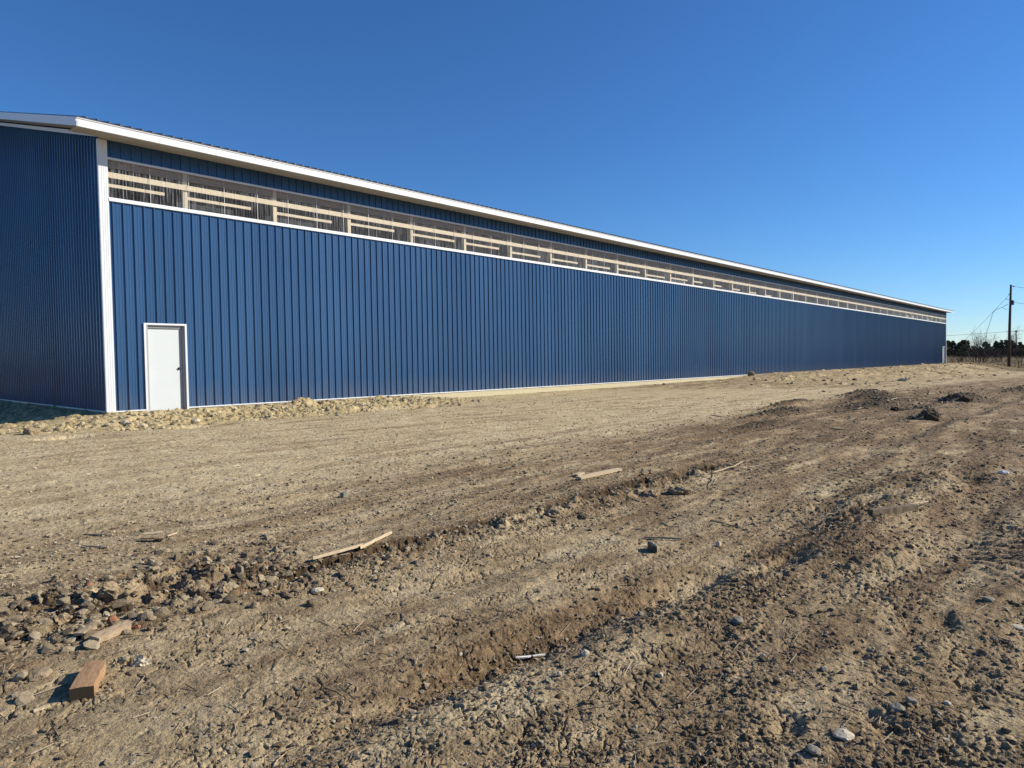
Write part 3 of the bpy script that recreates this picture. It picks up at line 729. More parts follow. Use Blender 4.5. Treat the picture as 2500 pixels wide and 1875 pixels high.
# clear corrugated strip
def panels():
    Wp = .914; n = int(math.ceil((L-.33)/Wp))
    V = []; F_ = []
    pitch = .0762
    for i in range(n):
        a = .165+i*Wp; b = min(a+Wp+.045, L-.165)
        m_ = int((b-a)/pitch*4); xs = np.linspace(a, b, m_+1); off = .0025*(i % 2)
        k = len(V); nn = len(xs)
        for r in range(4):
            z = ZT+.05+(6.40-ZT-.05)*r/3
            wob = .004*fbm(xs/.5, xs*0+z/.4, 2, 470)
            dd = .014+off+.0065*np.cos(2*PI*(xs-.165)/pitch)+wob
            V += list(zip(xs.tolist(), (-dd).tolist(), [z]*nn))
        for r in range(3):
            for j in range(nn-1): F_.append((k+r*nn+j, k+r*nn+j+1, k+(r+1)*nn+j+1, k+(r+1)*nn+j))
    mesh_obj('window_strip', V, F_, M['clear'], B, smooth=True)
    for i in range(1, n):
        a = .165+i*Wp
        MB().box(a+.010, a+.017, -.0285, -.0262, ZT+.09, 6.385).build('panel_lap', M['strip'], B) if i < 70 else None
panels()
# framing seen through the strip
S1 = 1.95; BAY = 2.438
npost = 0
for i in range(38):
    a = S1+i*BAY
    if a > L-.4: break
    MB().box(a-.055, a+.055, .045, .19, ZT-.35, ZS+.12).build('post', M['lumber'], B)
MB().box(.02, .15, .045, .19, ZT-.35, ZS+.12).build('post', M['lumber'], B)
MB().box(.03, L-.03, .006, .044, 5.97, 6.10).build('girt', M['lumber'], B)
MB().box(.03, L-.03, .006, .044, ZT-.1, ZT+.04).build('girt', M['lumber'], B)
MB().box(.03, L-.03, .046, .085, 6.21, 6.52).build('header_beam', mat_wood('header_beam_pine', (.36, .29, .22), (.46, .38, .29), (.55, .46, .36), (1, 1, 6)), B)
rr_ = random.Random(3)
for i in range(-1, 38):
    a = S1+i*BAY
    a0 = a+.06; a1 = a+BAY*(.70+.1*rr_.random())
    if i == -1: a0 = .18; a1 = 1.45
    if a0 > L-2: break
    z = 5.86-.012*i-rr_.choice((0, 0, .05)) if i < 11 else 5.62
    if i < 11: MB().box(a0, a1, .050, .088, z-.060, z+.015).build('inner_board', M['lumber'], B)
    if i in (0, 1, 9): MB().box(a0, a0+(a1-a0)*.9, .75, .79, z-.10, z+.02).build('inner_board', M['lumber'], B)
    if i == 10: MB().box(a0, a1, .2, .24, 5.58, 5.66).build('inner_board', M['lumber'], B)
    if 11 <= i < 16: MB().box(a0, a1*.5+a0*.5+.4, .2, .24, 5.72-.04*(i-11), 5.80-.04*(i-11)).build('inner_board', M['lumber'], B)
    if i in (30, 31, 34): MB().box(a0+.3, a0+1.6, .2, .24, 5.64, 5.74).build('inner_board', M['lumber'], B)
for i in range(0, 38):                          # roof trusses
    a = S1+i*BAY
    if a > L-.3: break
    o = MB(); o.box(a+.06, a+.10, .2, 2*HALFW-.2, ZS-.16, ZS-.02)
    for q in (3, 6, 9, 12.2, 15.4, 18.4, 21.4):
        o.box(a+.06, a+.10, q, q+.09, ZS-.02, ZS+ROOFSL*min(q, 2*HALFW-q)+.15)
    o.build('roof_truss', M['lumber'], B)
# interior face of the rear wall (its ribs already stand there) and posts against it
for i in range(0, 38, 2):
    a = S1+i*BAY
    if a < L-.3: MB().box(a-.06, a+.06, 2*HALFW-.2, 2*HALFW-.05, .2, ZS).build('rear_post', M['lumber'], B)
# doors
def door(a, b, label):
    D = empty('door', (a, 0, 0)); D.parent = B; D['label'] = label
    # a part that itself has parts: the slab mesh is the door
    bpy.data.objects.remove(D)
    w = b-a
    sl = MB().prism([(.058, ZB-.16), (.058, DTOP-.075), (.098, DTOP-.075), (.098, ZB-.16)], a+.045, b-.10).build('door', M['door'], B); sl['label'] = label
    o = MB()                                   # thin white J channel round the opening
    o.box(a-.045, a, -.044, -.004, ZB-.16, DTOP+.0); o.box(b, b+.045, -.044, -.004, ZB-.16, DTOP); o.box(a-.045, b+.045, -.044, -.004, DTOP, DTOP+.045)
    o.build('door_trim', M['white'], sl)
    o = MB()
    o.box(a, a+.045, -.030, .11, ZB-.16, DTOP-.001); o.box(b-.1, b-.047, .045, .11, ZB-.16, DTOP-.001); o.box(b-.045, b-.001, -.002, .11, ZB-.16, DTOP-.001); o.box(a+.046, b-.101, .02, .11, DTOP-.070, DTOP-.002)
    o.build('door_frame', M['grey'], sl)
    MB().box(a-.02, b+.02, .112, .13, ZB-.16, DTOP).build('door_backing', M['grey'], sl)
    o = MB(); kx, kz = b-.135, ZB+.98
    o.tube([(kx, .058, kz), (kx, .052, kz)], .034, 16); o.tube([(kx, .055, kz), (kx, .030, kz)], .012, 10)
    o.tube([(kx, .046, kz), (kx, .040, kz), (kx, .032, kz), (kx, .024, kz), (kx, .020, kz)], [.014, .027, .031, .024, .010], 16)
    o.build('door_knob', M['black'], sl, True)
door(DS0, DS1, 'plain white door with a round black knob near the left corner')
door(FD0, FD1, 'white door at the far right end of the wall')

# ------------------------------------------------------------------ small things lying on the ground
def plank(name, label, cat, p, q, width, thick, mat, lift=0.0, jag=.0, roll=0.0, group=None, seg=10, end_mat=None, bow=0, jag0=None):
    p, q = Vector(p), Vector(q); d = q-p; Ln = d.length; d.normalize()
    side = Vector((0, 0, 1)).cross(d).normalized(); up = d.cross(side)
    if roll: side, up = side*math.cos(roll)+up*math.sin(roll), up*math.cos(roll)-side*math.sin(roll)
    rot = Matrix((d, side, up)).transposed()
    rg = random.Random(hash(label) % 1000 if False else len(label)*7+int(Ln*1000))
    V = []; F_ = []; ny = 4
    jag0 = jag if jag0 is None else jag0
    ja = [rg.uniform(0, 1) for _ in range(ny+1)]; jb = [rg.uniform(0, 1) for _ in range(ny+1)]
    for i in range(seg+1):
        for j in range(ny+1):
            u = i/seg; x_ = u*Ln
            if i == seg: x_ -= jag*Ln*jb[j]
            elif i == seg-1: x_ -= jag*Ln*jb[j]*.6
            if i == 0: x_ += jag0*Ln*ja[j]
            e = .004*rg.uniform(-1, 1)
            yy = (j/ny-.5)*width + (e*.5 if 0 < j < ny else e)
            bz = bow*math.sin(PI*u)
            V.append((x_, yy, thick+bz+.0012*rg.uniform(-1, 1)-(.002 if j in (0, ny) else 0)))
    nt = len(V)
    for i in range(seg+1):
        for j in range(ny+1):
            a = V[i*(ny+1)+j]; V.append((a[0], a[1], a[2]-thick))
    idx = lambda i, j: i*(ny+1)+j
    for i in range(seg):
        for j in range(ny):
            F_.append((idx(i, j), idx(i+1, j), idx(i+1, j+1), idx(i, j+1)))
            F_.append((nt+idx(i, j), nt+idx(i, j+1), nt+idx(i+1, j+1), nt+idx(i+1, j)))
        F_.append((idx(i, 0), nt+idx(i, 0), nt+idx(i+1, 0), idx(i+1, 0)))
        F_.append((idx(i, ny), idx(i+1, ny), nt+idx(i+1, ny), nt+idx(i, ny)))
    e0 = len(F_)
    for j in range(ny):
        F_.append((idx(0, j), idx(0, j+1), nt+idx(0, j+1), nt+idx(0, j)))
        F_.append((idx(seg, j), nt+idx(seg, j), nt+idx(seg, j+1), idx(seg, j+1)))
    o = mesh_obj(name, V, F_, mat)
    if end_mat:
        o.data.materials.append(end_mat)
        for k in range(e0, len(F_)): o.data.polygons[k].material_index = 1
    o.matrix_world = Matrix.Translation(p+Vector((0, 0, lift))) @ rot.to_4x4()
    tag(o, label, cat, group); return o
def PL(name, label, cat, a, b, width, thick, mat, **k):
    return plank(name, label, cat, G(*a), G(*b), width, thick, M[mat], **k)
def stick(label, pix, rad, mat='stick', lift=.006, name='stick', cat='stick', arch=0):
    pts = [G(*p) for p in pix]; P = []
    rg = random.Random(len(label)); n = len(pts)
    for i in range(n-1):
        for k in range(4): P.append(pts[i].lerp(pts[i+1], k/4))
    P.append(pts[-1]); m_ = len(P)
    P = [p+Vector((rg.uniform(-1, 1), rg.uniform(-1, 1), 0))*rad*.8+Vector((0, 0, lift+arch*math.sin(PI*i/(m_-1)))) for i, p in enumerate(P)]
    for i, p in enumerate(P): p.z = max(p.z, H(p.x, p.y)+rad*.5)
    base = P[0].copy(); o = MB(); o.tube([p-base for p in P], [rad*(1-.6*i/(m_-1)) for i in range(m_)], 6)
    ob = o.build(name, M[mat], None, True); ob.location = base; tag(ob, label, cat); return ob
def rock(label, pix, wpx, mat, flat=.65, name='stone', cat='stone', seed=0, sink=.25, sub=3, rough=.18, elong=1.0):
    p = G(*pix); dist = (p-Vector((0, 0, CAMZ))).length; R = wpx/F*dist/2
    bm = bmesh.new(); bmesh.ops.create_icosphere(bm, subdivisions=sub, radius=1)
    rg = random.Random(seed*31+len(label)); cuts = []
    for _ in range(9):
        v = Vector((rg.gauss(0, 1), rg.gauss(0, 1), rg.gauss(0, 1))).normalized(); cuts.append((v, rg.uniform(.62, .92)))
    ox = rg.uniform(0, 50)
    cos = np.array([v.co[:] for v in bm.verts])
    nz = fbm(cos[:, 0]*2.2+ox, cos[:, 1]*2.2+cos[:, 2]*3.1, 3, seed+500)
    for i, v in enumerate(bm.verts):
        c = v.co.copy()
        for n_, d_ in cuts:
            e = c.dot(n_)-d_
            if e > 0: c -= n_*e*.92
        c *= 1+rough*nz[i]
        v.co = Vector((c.x*R*elong, c.y*R/elong**.5, c.z*R*flat))
    me = bpy.data.meshes.new(name); bm.to_mesh(me); bm.free(); me.materials.append(M[mat])
    o = bpy.data.objects.new(name, me); C.objects.link(o); o.location = p+Vector((0, 0, R*flat*(1-2*sink)*.9)); o.rotation_euler = (rg.uniform(-.2, .2), rg.uniform(-.2, .2), rg.uniform(0, 6))
    tag(o, label, cat); return o

# cut block at the lower left
PL('wood_block', 'short sawn lumber block casting a dark shadow, lower left', 'wood block', (201, 1708), (236, 1637), .092, .055, 'oldwood', seg=6, end_mat=M['endgrain'], lift=-.002, jag=.04, jag0=0)
PL('broken_board', 'split brown board with a pointed end beside the churned clods, lower left', 'board', (226, 1574), (322, 1532), .070, .030, 'tanwood', seg=8, jag=.18, jag0=.02, roll=.12, lift=.012)
PL('wood_scrap', 'short flat scrap leaning behind the split brown board', 'wood scrap', (190, 1562), (228, 1540), .06, .014, 'tanwood', jag=.1, lift=.02, seg=4)
PL('broken_board', 'long tan lath lying in the rut beside a splintered one', 'board', (762, 1373), (885, 1340), .040, .022, 'palewood', jag=.05, roll=-.25, lift=.02)
PL('broken_board', 'splintered tan lath with square end lying in the rut edge', 'board', (868, 1352), (952, 1334), .050, .024, 'palewood', jag=.0, jag0=.4, roll=-.3, lift=.03)
PL('board', 'pale straight board above the collapsed part of the rut', 'board', (1412, 1172), (1512, 1150), .085, .026, 'palewood', lift=.015, roll=.1)
PL('wood_scrap', 'small pale chip just left of the pale straight board', 'wood scrap', (1402, 1166), (1424, 1158), .09, .018, 'palewood', lift=.02, jag=.2, seg=4)
PL('lath', 'thin dark edged lath on flat dirt below the rut', 'lath', (1572, 1315), (1664, 1319), .018, .014, 'stick', lift=.008)
PL('timber', 'mud coated timber lying on the ridge at right', 'timber', (2122, 1260), (2236, 1246), .06, .055, 'mudwood', lift=.005, jag=.03, seg=14)
PL('splinter', 'thin light splinter at the right end of the muddy timber', 'splinter', (2226, 1242), (2272, 1234), .014, .008, 'palewood', lift=.04, jag=.3, seg=5)
PL('plastic_strip', 'bright white plastic strip near the lower middle', 'plastic strip', (1259, 1609), (1331, 1599), .012, .006, 'strip', lift=.012, seg=5)
PL('wood_scrap', 'thin grey shingle under a grey stone, lower middle', 'wood scrap', (1540, 1515), (1582, 1514), .04, .012, 'mudwood', lift=.012, jag=.1, seg=5)
PL('wood_chip', 'flat pinkish wood chip at the lower left, below the sawn block', 'wood chip', (80, 1741), (122, 1727), .028, .008, 'palewood', lift=.005, jag=.08, seg=5)
PL('shard', 'narrow white shard sticking out of the rut', 'shard', (1505, 1197), (1531, 1206), .035, .008, 'strip', lift=.03, roll=.6, seg=4)
PL('dark_scrap', 'upright dark scrap casting a long shadow below the thin lath', 'scrap', (1586, 1337), (1600, 1350), .03, .05, 'chipdark', lift=0, seg=4)
PL('lath', 'lath lying highest of the two slim ones at left', 'lath', (208, 1305), (275, 1308), .012, .008, 'palewood', lift=.006)
PL('lath', 'lath lying lowest of the two slim ones at left', 'lath', (203, 1335), (264, 1340), .012, .010, 'palewood', lift=.008)
PL('wood_scrap', 'topmost yellow shingle of the small scrap pile at left', 'wood scrap', (348, 1317), (400, 1313), .06, .008, 'palewood', lift=.045, jag=.15, roll=.15, seg=5)
PL('wood_scrap', 'dark lower shingle of the small scrap pile at left', 'wood scrap', (342, 1321), (405, 1322), .05, .008, 'mudwood', lift=.02, jag=.12, roll=-.2, seg=5)
PL('wood_scrap', 'thin splinter poking right out of the small scrap pile at left', 'wood scrap', (408, 1318), (432, 1309), .014, .008, 'palewood', lift=.03, seg=4)
PL('wood_scrap', 'weathered chip lying on the lane in front of the mounds', 'wood scrap', (2030, 1046), (2062, 1049), .07, .012, 'palewood', lift=.01, seg=4)
PL('wood_scrap', 'pale chip on the lane right of the collapsed rut', 'wood scrap', (1738, 1014), (1765, 1018), .09, .014, 'palewood', lift=.01, seg=4)
stick('forked pale branch running right from the pit', [(1738, 1160), (1768, 1151), (1795, 1142), (1815, 1131), (1835, 1127), (1868, 1128)], .014, lift=.03)
stick('curved twig standing below the pit', [(1745, 1160), (1755, 1172), (1748, 1182), (1739, 1192)], .008, lift=.03, arch=.03)
stick('pale straight root half buried right of the rut', [(1735, 1272), (1770, 1280), (1811, 1291)], .010)
stick('slim straw coloured twig left of the broken rut edge', [(1164, 1206), (1200, 1201), (1236, 1194)], .008)
stick('arched grey twig at the left edge', [(17, 1256), (33, 1249), (55, 1245), (74, 1243)], .008, arch=.02)
stick('long dark branch lying across the far lane', [(2117, 977), (2155, 979), (2200, 974), (2247, 973)], .025)
stick('short dark branch below the long dark branch', [(2084, 1001), (2095, 999), (2106, 995)], .025)
stick('twig poking up out of the farthest mound', [(2292, 962), (2288, 956), (2285, 951)], .02, lift=.25)
stick('dark twig at the right edge beyond the mounds', [(2472, 951), (2480, 958), (2488, 963)], .02, lift=.06)
stick('bleached twig with a bent tip lying in the grit right of the muddy ridge', [(1971, 1366), (1985, 1362), (2000, 1361), (2018, 1362)], .006)
stick('short thin root standing in the crumbly soil at the bottom', [(668, 1873), (685, 1852), (706, 1833)], .0045)
stick('pale twig lying near the bottom middle', [(1188, 1722), (1196, 1713), (1205, 1706)], .004)
stick('slender curved root in the bottom gravel', [(1392, 1806), (1405, 1796), (1424, 1788)], .004)
stick('pale peg lying on the smooth patch at right', [(2247, 1387), (2249, 1394), (2250, 1400)], .008)
stick('pale splinter in the gravel at lower right', [(2054, 1668), (2068, 1665), (2084, 1664)], .005)
# crumpled rag and paper
def crumple(name, label, cat, pix, wpx, mat, seed, tall=.5, spike=.5):
    p = G(*pix); R = wpx/F*(p-Vector((0, 0, CAMZ))).length/2
    bm = bmesh.new(); bmesh.ops.create_icosphere(bm, subdivisions=3, radius=1)
    cos = np.array([v.co[:] for v in bm.verts]); nz = np.abs(fbm(cos[:, 0]*1.7+seed, cos[:, 1]*1.7+cos[:, 2]*1.3, 3, seed+700))
    for i, v in enumerate(bm.verts):
        k = .55+spike*2.2*nz[i]; v.co = Vector((v.co.x*R*k*1.1, v.co.y*R*k*.7, max(-.2, v.co.z)*R*k*tall))
    me = bpy.data.meshes.new(name); bm.to_mesh(me); bm.free(); me.materials.append(M[mat])
    o = bpy.data.objects.new(name, me); C.objects.link(o); o.location = p+Vector((0, 0, R*.12)); tag(o, label, cat)
crumple('rag', 'small crumpled white rag in the dark hollow at right', 'rag', (2450, 1156), 26, 'rag', 3, .55, .3)
crumple('paper_scrap', 'crumpled pale paper scrap right of the sawn block', 'paper scrap', (345, 1624), 38, 'stone_w', 9, .9, .6)
# stones
for a in (
    ('blocky grey stone on the smooth lane above the rut', (840, 1214), 22, 'stone_g', .8, 1), ('white speckled stone below the rut left of middle', (776, 1444), 30, 'stone_w', .55, 2),
    ('round rust red stone among the clods, lower left', (275, 1520), 22, 'stone_r', .9, 3), ('dull red stone half buried higher in the clods', (217, 1434), 18, 'stone_r', .8, 4),
    ('small rust red stone at the tip of the split board', (336, 1533), 14, 'stone_r', .8, 5), ('smooth oval tan stone on the near edge of the clods', (371, 1512), 17, 'clod', .6, 6),
    ('white angular stone beside the shaded trough, lower middle', (1428, 1600), 21, 'stone_w', .8, 7), ('white pointed stone in the gravel left of the angular one', (1366, 1650), 15, 'stone_w', .9, 8),
    ('light chalky stone in the lower gravel right of middle', (1612, 1650), 14, 'stone_w', .8, 9), ('rounded dark grey stone on the slope, lower right of middle', (1800, 1522), 30, 'stone_g', .7, 10),
    ('grey stone sitting behind the thin grey shingle', (1563, 1503), 19, 'stone_g', .7, 11), ('grey slab of rock tilted in the gravel, lower right', (2190, 1733), 28, 'stone_g', .6, 12),
    ('bluish grey stone near the bottom right', (1987, 1836), 32, 'stone_g', .6, 13), ('flat pale stone right of the bluish grey stone', (2060, 1798), 42, 'stone_w', .35, 14),
    ('lone pale stone on flat dirt right of the lath', (1754, 1332), 16, 'stone_w', .9, 15), ('pale rock on the far clay bank', (2205, 930), 20, 'stone_w', .5, 16),
    ('buff stone at the clay bank in front of the door', (478, 1028), 22, 'stone_w', .7, 17), ('tan stone lying left of the door foot', (304, 1038), 16, 'stone_w', .8, 18),
    ('whitish stone beside the dark pit right of the rut', (1780, 1135), 13, 'stone_w', .6, 19), ('small grey stone left of the slab, lower right', (2225, 1715), 20, 'stone_g', .7, 20),
    ('brown stone with a long shadow left of the sawn block', (97, 1652), 42, 'clod', .45, 21), ('small buff stone near the right end of the smooth lane', (2312, 1718), 14, 'stone_w', .6, 22),
    ('tiny white stone in the middle of the cracked mud', (1124, 1599), 10, 'stone_w', .9, 23), ('grey pebble right of the trough', (2012, 1636), 16, 'stone_g', .6, 24),
    ('flat buff stone alone at the far right edge of the frame', (2483, 1532), 26, 'stone_w', .3, 25), ('dark stone in the hollow at right, below the rag', (2410, 1466), 26, 'stone_g', .5, 26)):
    rock(a[0], a[1], a[2], a[3], a[4], seed=a[5])
for a in (
    ('large dark clod standing alone beyond the pit', (2272, 1024), 30, 'darkclod', .8, 31, .3, .35), ('big rounded mud lump in the broken rut', (1660, 1205), 60, 'clod', .55, 32, .45, .4),
    ('long mud lump left of the rounded lump in the rut', (1590, 1208), 52, 'clod', .5, 33, .45, .45), ('mud lump on the near side of the rut, middle', (1352, 1258), 42, 'clod', .6, 34, .42, .5),
    ('crumbling clod below the rut with a dark foot', (1430, 1262), 32, 'clod', .6, 35, .4, .5), ('round clod at the rut edge right of the laths', (1115, 1308), 26, 'clod', .9, 36, .25, .35),
    ('clod at the lower left edge of the churned patch', (155, 1520), 34, 'clod', .8, 37, .25, .35), ('tallest clod in the churned patch at left', (265, 1450), 38, 'clod', .9, 38, .25, .4),
    ('clod resting at the right end of the churned patch', (545, 1445), 34, 'clod', .8, 39, .25, .4), ('clod heaped up on the clay bank beside the door', (532, 990), 34, 'clod', .8, 40, .2, .4),
    ('clay clod casting shade at the left end of the bank', (75, 1060), 26, 'clod', .8, 41, .25, .35), ('dark clod on the mound nearest the lane', (2190, 1002), 26, 'darkclod', .5, 42, .35, .4),
    ('dark clod on the farthest mound', (2355, 975), 28, 'darkclod', .5, 43, .3, .4), ('clod pushed up at the far end of the skirt board', (1835, 918), 18, 'clod', .8, 44, .2, .4)):
    rock(a[0], a[1], a[2], a[3], a[4], seed=a[5], name='dirt_clod', cat='dirt clod', sink=a[6], rough=a[7], sub=4)

# ------------------------------------------------------------------ utility poles and wires
PY = 83.0
pb = AT(2463, 903.5, PY); gz = H(pb.x, pb.y)
P1 = empty('utility_pole', (pb.x, pb.y, gz), 0, label='tall brown wooden utility pole with a dark drum shaped transformer', cat='utility pole')
top = AT(2468.5, 695, PY); hgt = top.z-gz
MB().tube([(0, 0, -.4), (.05, 0, hgt*.5), (top.x-pb.x, 0, hgt)], [.17, .145, .115], 14).build('pole_shaft', M['polewood'], P1, True)
def lp(px, py, Y=PY):
    q = AT(px, py, Y); return (q.x-pb.x, q.y-pb.y, q.z-gz)
dx_, _, dz_ = lp(2468.5, 739)
MB().tube([(dx_, -.12, dz_-.28), (dx_, -.12, dz_-.25), (dx_, -.12, dz_+.24), (dx_, -.12, dz_+.27), (dx_, -.12, dz_+.30)], [.20, .23, .23, .20, .10], 16).build('transformer', M['steel'], P1)
o = MB(); a = lp(2470, 699); o.tube([a, (a[0]+.28, 0, a[2]-.02)], .035, 8); o.tube([(a[0]+.28, 0, a[2]-.08), (a[0]+.28, 0, a[2]+.1)], .05, 8)
a = lp(2473, 737); o.tube([a, (a[0]+.2, 0, a[2]+.02)], .03, 8); a = lp(2466, 718); o.tube([a, (a[0]-.22, 0, a[2])], .03, 6)
o.build('insulator', M['steel'], P1)
a = lp(2463, 731); MB().tube([a, (a[0]-.15, 0, a[2]+.02), (a[0]-.30, 0, a[2]-.05), (a[0]-.32, 0, a[2]+.16), (a[0]-.32, 0, a[2]+.22)], .022, 6).build('fuse_arm', M['steel'], P1)
MB().tube([lp(2466.5, 700), lp(2465.5, 740), (-.0+.12, .12, 4.0), (.16, .12, .3)], .02, 5).build('ground_wire', M['wire'], P1)
def wire(label, pts, rad=.018, sag=0):
    P = []; pts = [Vector(p) for p in pts]
    for i in range(len(pts)-1):
        for k in range(6): P.append(pts[i].lerp(pts[i+1], k/6))
    P.append(pts[-1]); n = len(P)-1
    for i, p in enumerate(P): p.z -= sag*4*(i/n)*(1-i/n)
    b = P[0].copy(); o = MB().tube([p-b for p in P], rad, 5).build('overhead_wire', M['wire'], None, True); o.location = b
    tag(o, label, 'wire')
end = W(L, -3.0, 3.2)
wire('thin wire dropping from the pole towards the back of the blue building', [AT(2464.5, 719, PY), AT(2431, 755, PY+2), AT(2400, 787, PY+5), AT(2354, 832, PY+9), AT(2325, 859, PY+12)], .016)
wire('slack cable hanging from the transformer and bending down into the bare bush', [AT(2461, 742, PY), AT(2448, 750, PY+.5), AT(2431, 756, PY+1), AT(2424, 764, PY+1.5), AT(2419, 780, PY+2), AT(2409, 812, PY+2.5), AT(2404, 850, PY+3), AT(2400, 886, PY+3)], .022)
wire('small loop of cable hanging under the transformer', [AT(2461, 754.5, PY), AT(2455, 755.5, PY), AT(2450, 752, PY), AT(2447, 750, PY)], .016)
wire('topmost wire leaving the tall pole to the right', [AT(2472, 699, PY), AT(2500, 703, PY-1), AT(2620, 716, PY-4), AT(3300, 740, PY-14)], .018)
wire('middle wire leaving the transformer to the right', [AT(2474, 738, PY), AT(2500, 742, PY-1), AT(2620, 756, PY-4), AT(3300, 790, PY-14)], .018)
pf = AT(2482, 877, 150); gz2 = H(pf.x, pf.y)
P2 = empty('utility_pole', (pf.x, pf.y, gz2), 0, label='distant thin utility pole right of the tall one', cat='utility pole')
q = AT(2480.5, 806, 150); MB().tube([(0, 0, -.4), (q.x-pf.x, 0, q.z-gz2)], [.16, .11], 8).build('pole_shaft', M['polewood'], P2, True)
q = AT(2480, 810, 150); MB().tube([(q.x-pf.x-.5, 0, q.z-gz2), (q.x-pf.x+.5, 0, q.z-gz2)], .06, 6).build('crossarm', M['polewood'], P2)
wire('faint level power line crossing behind the tall pole', [AT(1900, 850, 175), AT(2312, 819.5, 165), AT(2400, 814, 156), AT(2480, 808, 150), AT(2500, 807.5, 149), AT(3100, 800, 130)], .03)

# ------------------------------------------------------------------ plants
def branchy(h, stems, seed, spread=.5, levels=4, r0=.04, lean=(0, 0), gravity=0.0):
    rg = random.Random(seed); o = MB()
    def grow(p, d, ln, r, lv):
        pts = [p]; q = p.copy(); dd = d.copy()
        for k in range(3):
            dd = (dd+Vector((rg.gauss(0, .14), rg.gauss(0, .14), rg.gauss(.06, .08)-gravity))).normalized(); q = q+dd*ln/3; pts.append(q.copy())
        o.tube(pts, [r, r*.86, r*.72, r*.55], 4 if lv > 1 else 3)
        if lv <= 0: return
        for k in range(rg.choice((2, 3, 3))):
            u = rg.choice((1, 2, 3, 3)); a = rg.uniform(0, 2*PI); sp_ = rg.uniform(.25, .75)
            e = dd.orthogonal().normalized(); f_ = dd.cross(e)
            nd_ = (dd*math.cos(sp_)+(e*math.cos(a)+f_*math.sin(a))*math.sin(sp_)).normalized()
            grow(pts[u], nd_, ln*rg.uniform(.55, .85), r*.58, lv-1)
    for i in range(stems):
        a = rg.uniform(0, 2*PI); s_ = rg.uniform(.1, spread)
        d = Vector((math.cos(a)*s_+lean[0], math.sin(a)*s_+lean[1], 1)).normalized()
        grow(Vector((math.cos(a)*.25*rg.random()*stems**.5, math.sin(a)*.25*rg.random()*stems**.5, -.1)), d, h*.34*rg.uniform(.8, 1.15), r0*rg.uniform(.7, 1), levels)
    return o
def bare(name, label, cat, px, py, topy, Y, stems, seed, spread=.5, levels=4, r0=.04, lean=(0, 0), group=None, mat='bark', tree=False):
    p = AT(px, py, Y); z = H(p.x, p.y); h = AT(px, topy, Y).z-z
    root = empty(name, (p.x, p.y, z), 0, label=label, cat=cat, group=group)
    o = branchy(h, stems, seed, spread, levels, r0, lean)
    if tree:
        MB().tube([(0, 0, -.2), (.05, 0, h*.2), (.02, .03, h*.34)], [r0*2.4, r0*1.8, r0*1.3], 8).build('trunk', M[mat], root, True)
        ob = o.build('crown', M[mat], root); ob.location = (0, 0, h*.26)
    else: o.build('branches', M[mat], root)
    return root
bare('bare_bush', 'tall leafless bush reaching above the treeline left of the utility pole', 'bush', 2392, 895, 797, 96, 11, 5, .38, 5, .05, (.12, 0))
bare('bare_bush', 'leafless bush stem clump right beside the tall bush', 'bush', 2410, 896, 822, 98, 6, 8, .5, 4, .045, (.35, 0))
bare('bare_bush', 'low leafless bush just right of the far building corner', 'bush', 2332, 886, 858, 104, 10, 12, .8, 4, .03)
bare('bare_bush', 'small leafless bush between the low bush and the tall bush', 'bush', 2357, 886, 862, 112, 7, 15, .7, 3, .03)
bare('bare_bush', 'scrubby leafless bush left of the pole foot', 'bush', 2440, 890, 862, 108, 9, 19, .8, 4, .03)
bare('bare_bush', 'bare sapling in front of the scrub left of the pole', 'bush', 2435, 901, 876, 86, 1, 23, .2, 3, .02)
bare('bare_bush', 'thin bare shrub at the right edge of the frame', 'bush', 2492, 892, 868, 95, 6, 27, .5, 4, .02)
bare('bare_tree', 'large leafless tree with a rounded crown behind the tall pole', 'tree', 2472, 876, 808, 165, 5, 31, .75, 5, .10, tree=True)
def thicket(label, px, py, topy, Y, wpx, seed):
    p = AT(px, py, Y); z = H(p.x, p.y); h = AT(px, topy, Y).z-z; wd = wpx/F*Y/2
    g = np.random.default_rng(seed); n = 1500
    u = g.uniform(-1, 1, n); dd = g.uniform(-1, 1, n)*1.8; hh = g.random(n)**.6*h*(.65+.35*np.cos(u*1.5))*(.75+.35*pn(u*3, dd*0+seed, 9)+.1)
    ln = g.uniform(.3, .9, n); a = g.normal(0, .5, (n, 2)); w_ = g.uniform(.008, .02, n)
    c = np.stack([u*wd, dd, hh], 1); d = np.stack([a[:, 0], a[:, 1], np.ones(n)], 1); d /= np.linalg.norm(d, axis=1)[:, None]; d *= ln[:, None]*.5
    p_ = np.stack([w_, w_*0, w_*0], 1); q_ = np.stack([w_*0, w_, w_*0], 1)
    P = np.stack([c-d-p_, c-d+p_, c-d+q_, c+d], 1).reshape(-1, 3)
    T = np.array([[0, 1, 3], [1, 2, 3], [2, 0, 3]]); Fa = (T[None]+(np.arange(n)*4)[:, None, None]).reshape(-1, 3)
    root = empty('brush_thicket', (p.x, p.y, z), 0, label=label, cat='bush')
    np_mesh('twigs', P, Fa, M['brush'], np.repeat(g.random(n), 4), parent=root)
    br = branchy(h*.9, 12, seed, .9, 3, .03); br.build('stems', M['bark'], root)
thicket('brown leafless thicket directly left of the tall pole', 2443, 880, 848, 128, 60, 61)
thicket('brown leafless thicket directly right of the tall pole', 2487, 880, 846, 125, 56, 62)
thicket('brown leafless thicket behind the tall bare bush', 2405, 880, 850, 130, 50, 63)
thicket('brown leafless thicket beyond the right edge of the pole line', 2525, 880, 850, 122, 60, 64)
thicket('brown leafless thicket between the low bush and the dark evergreens', 2362, 881, 856, 135, 50, 65)

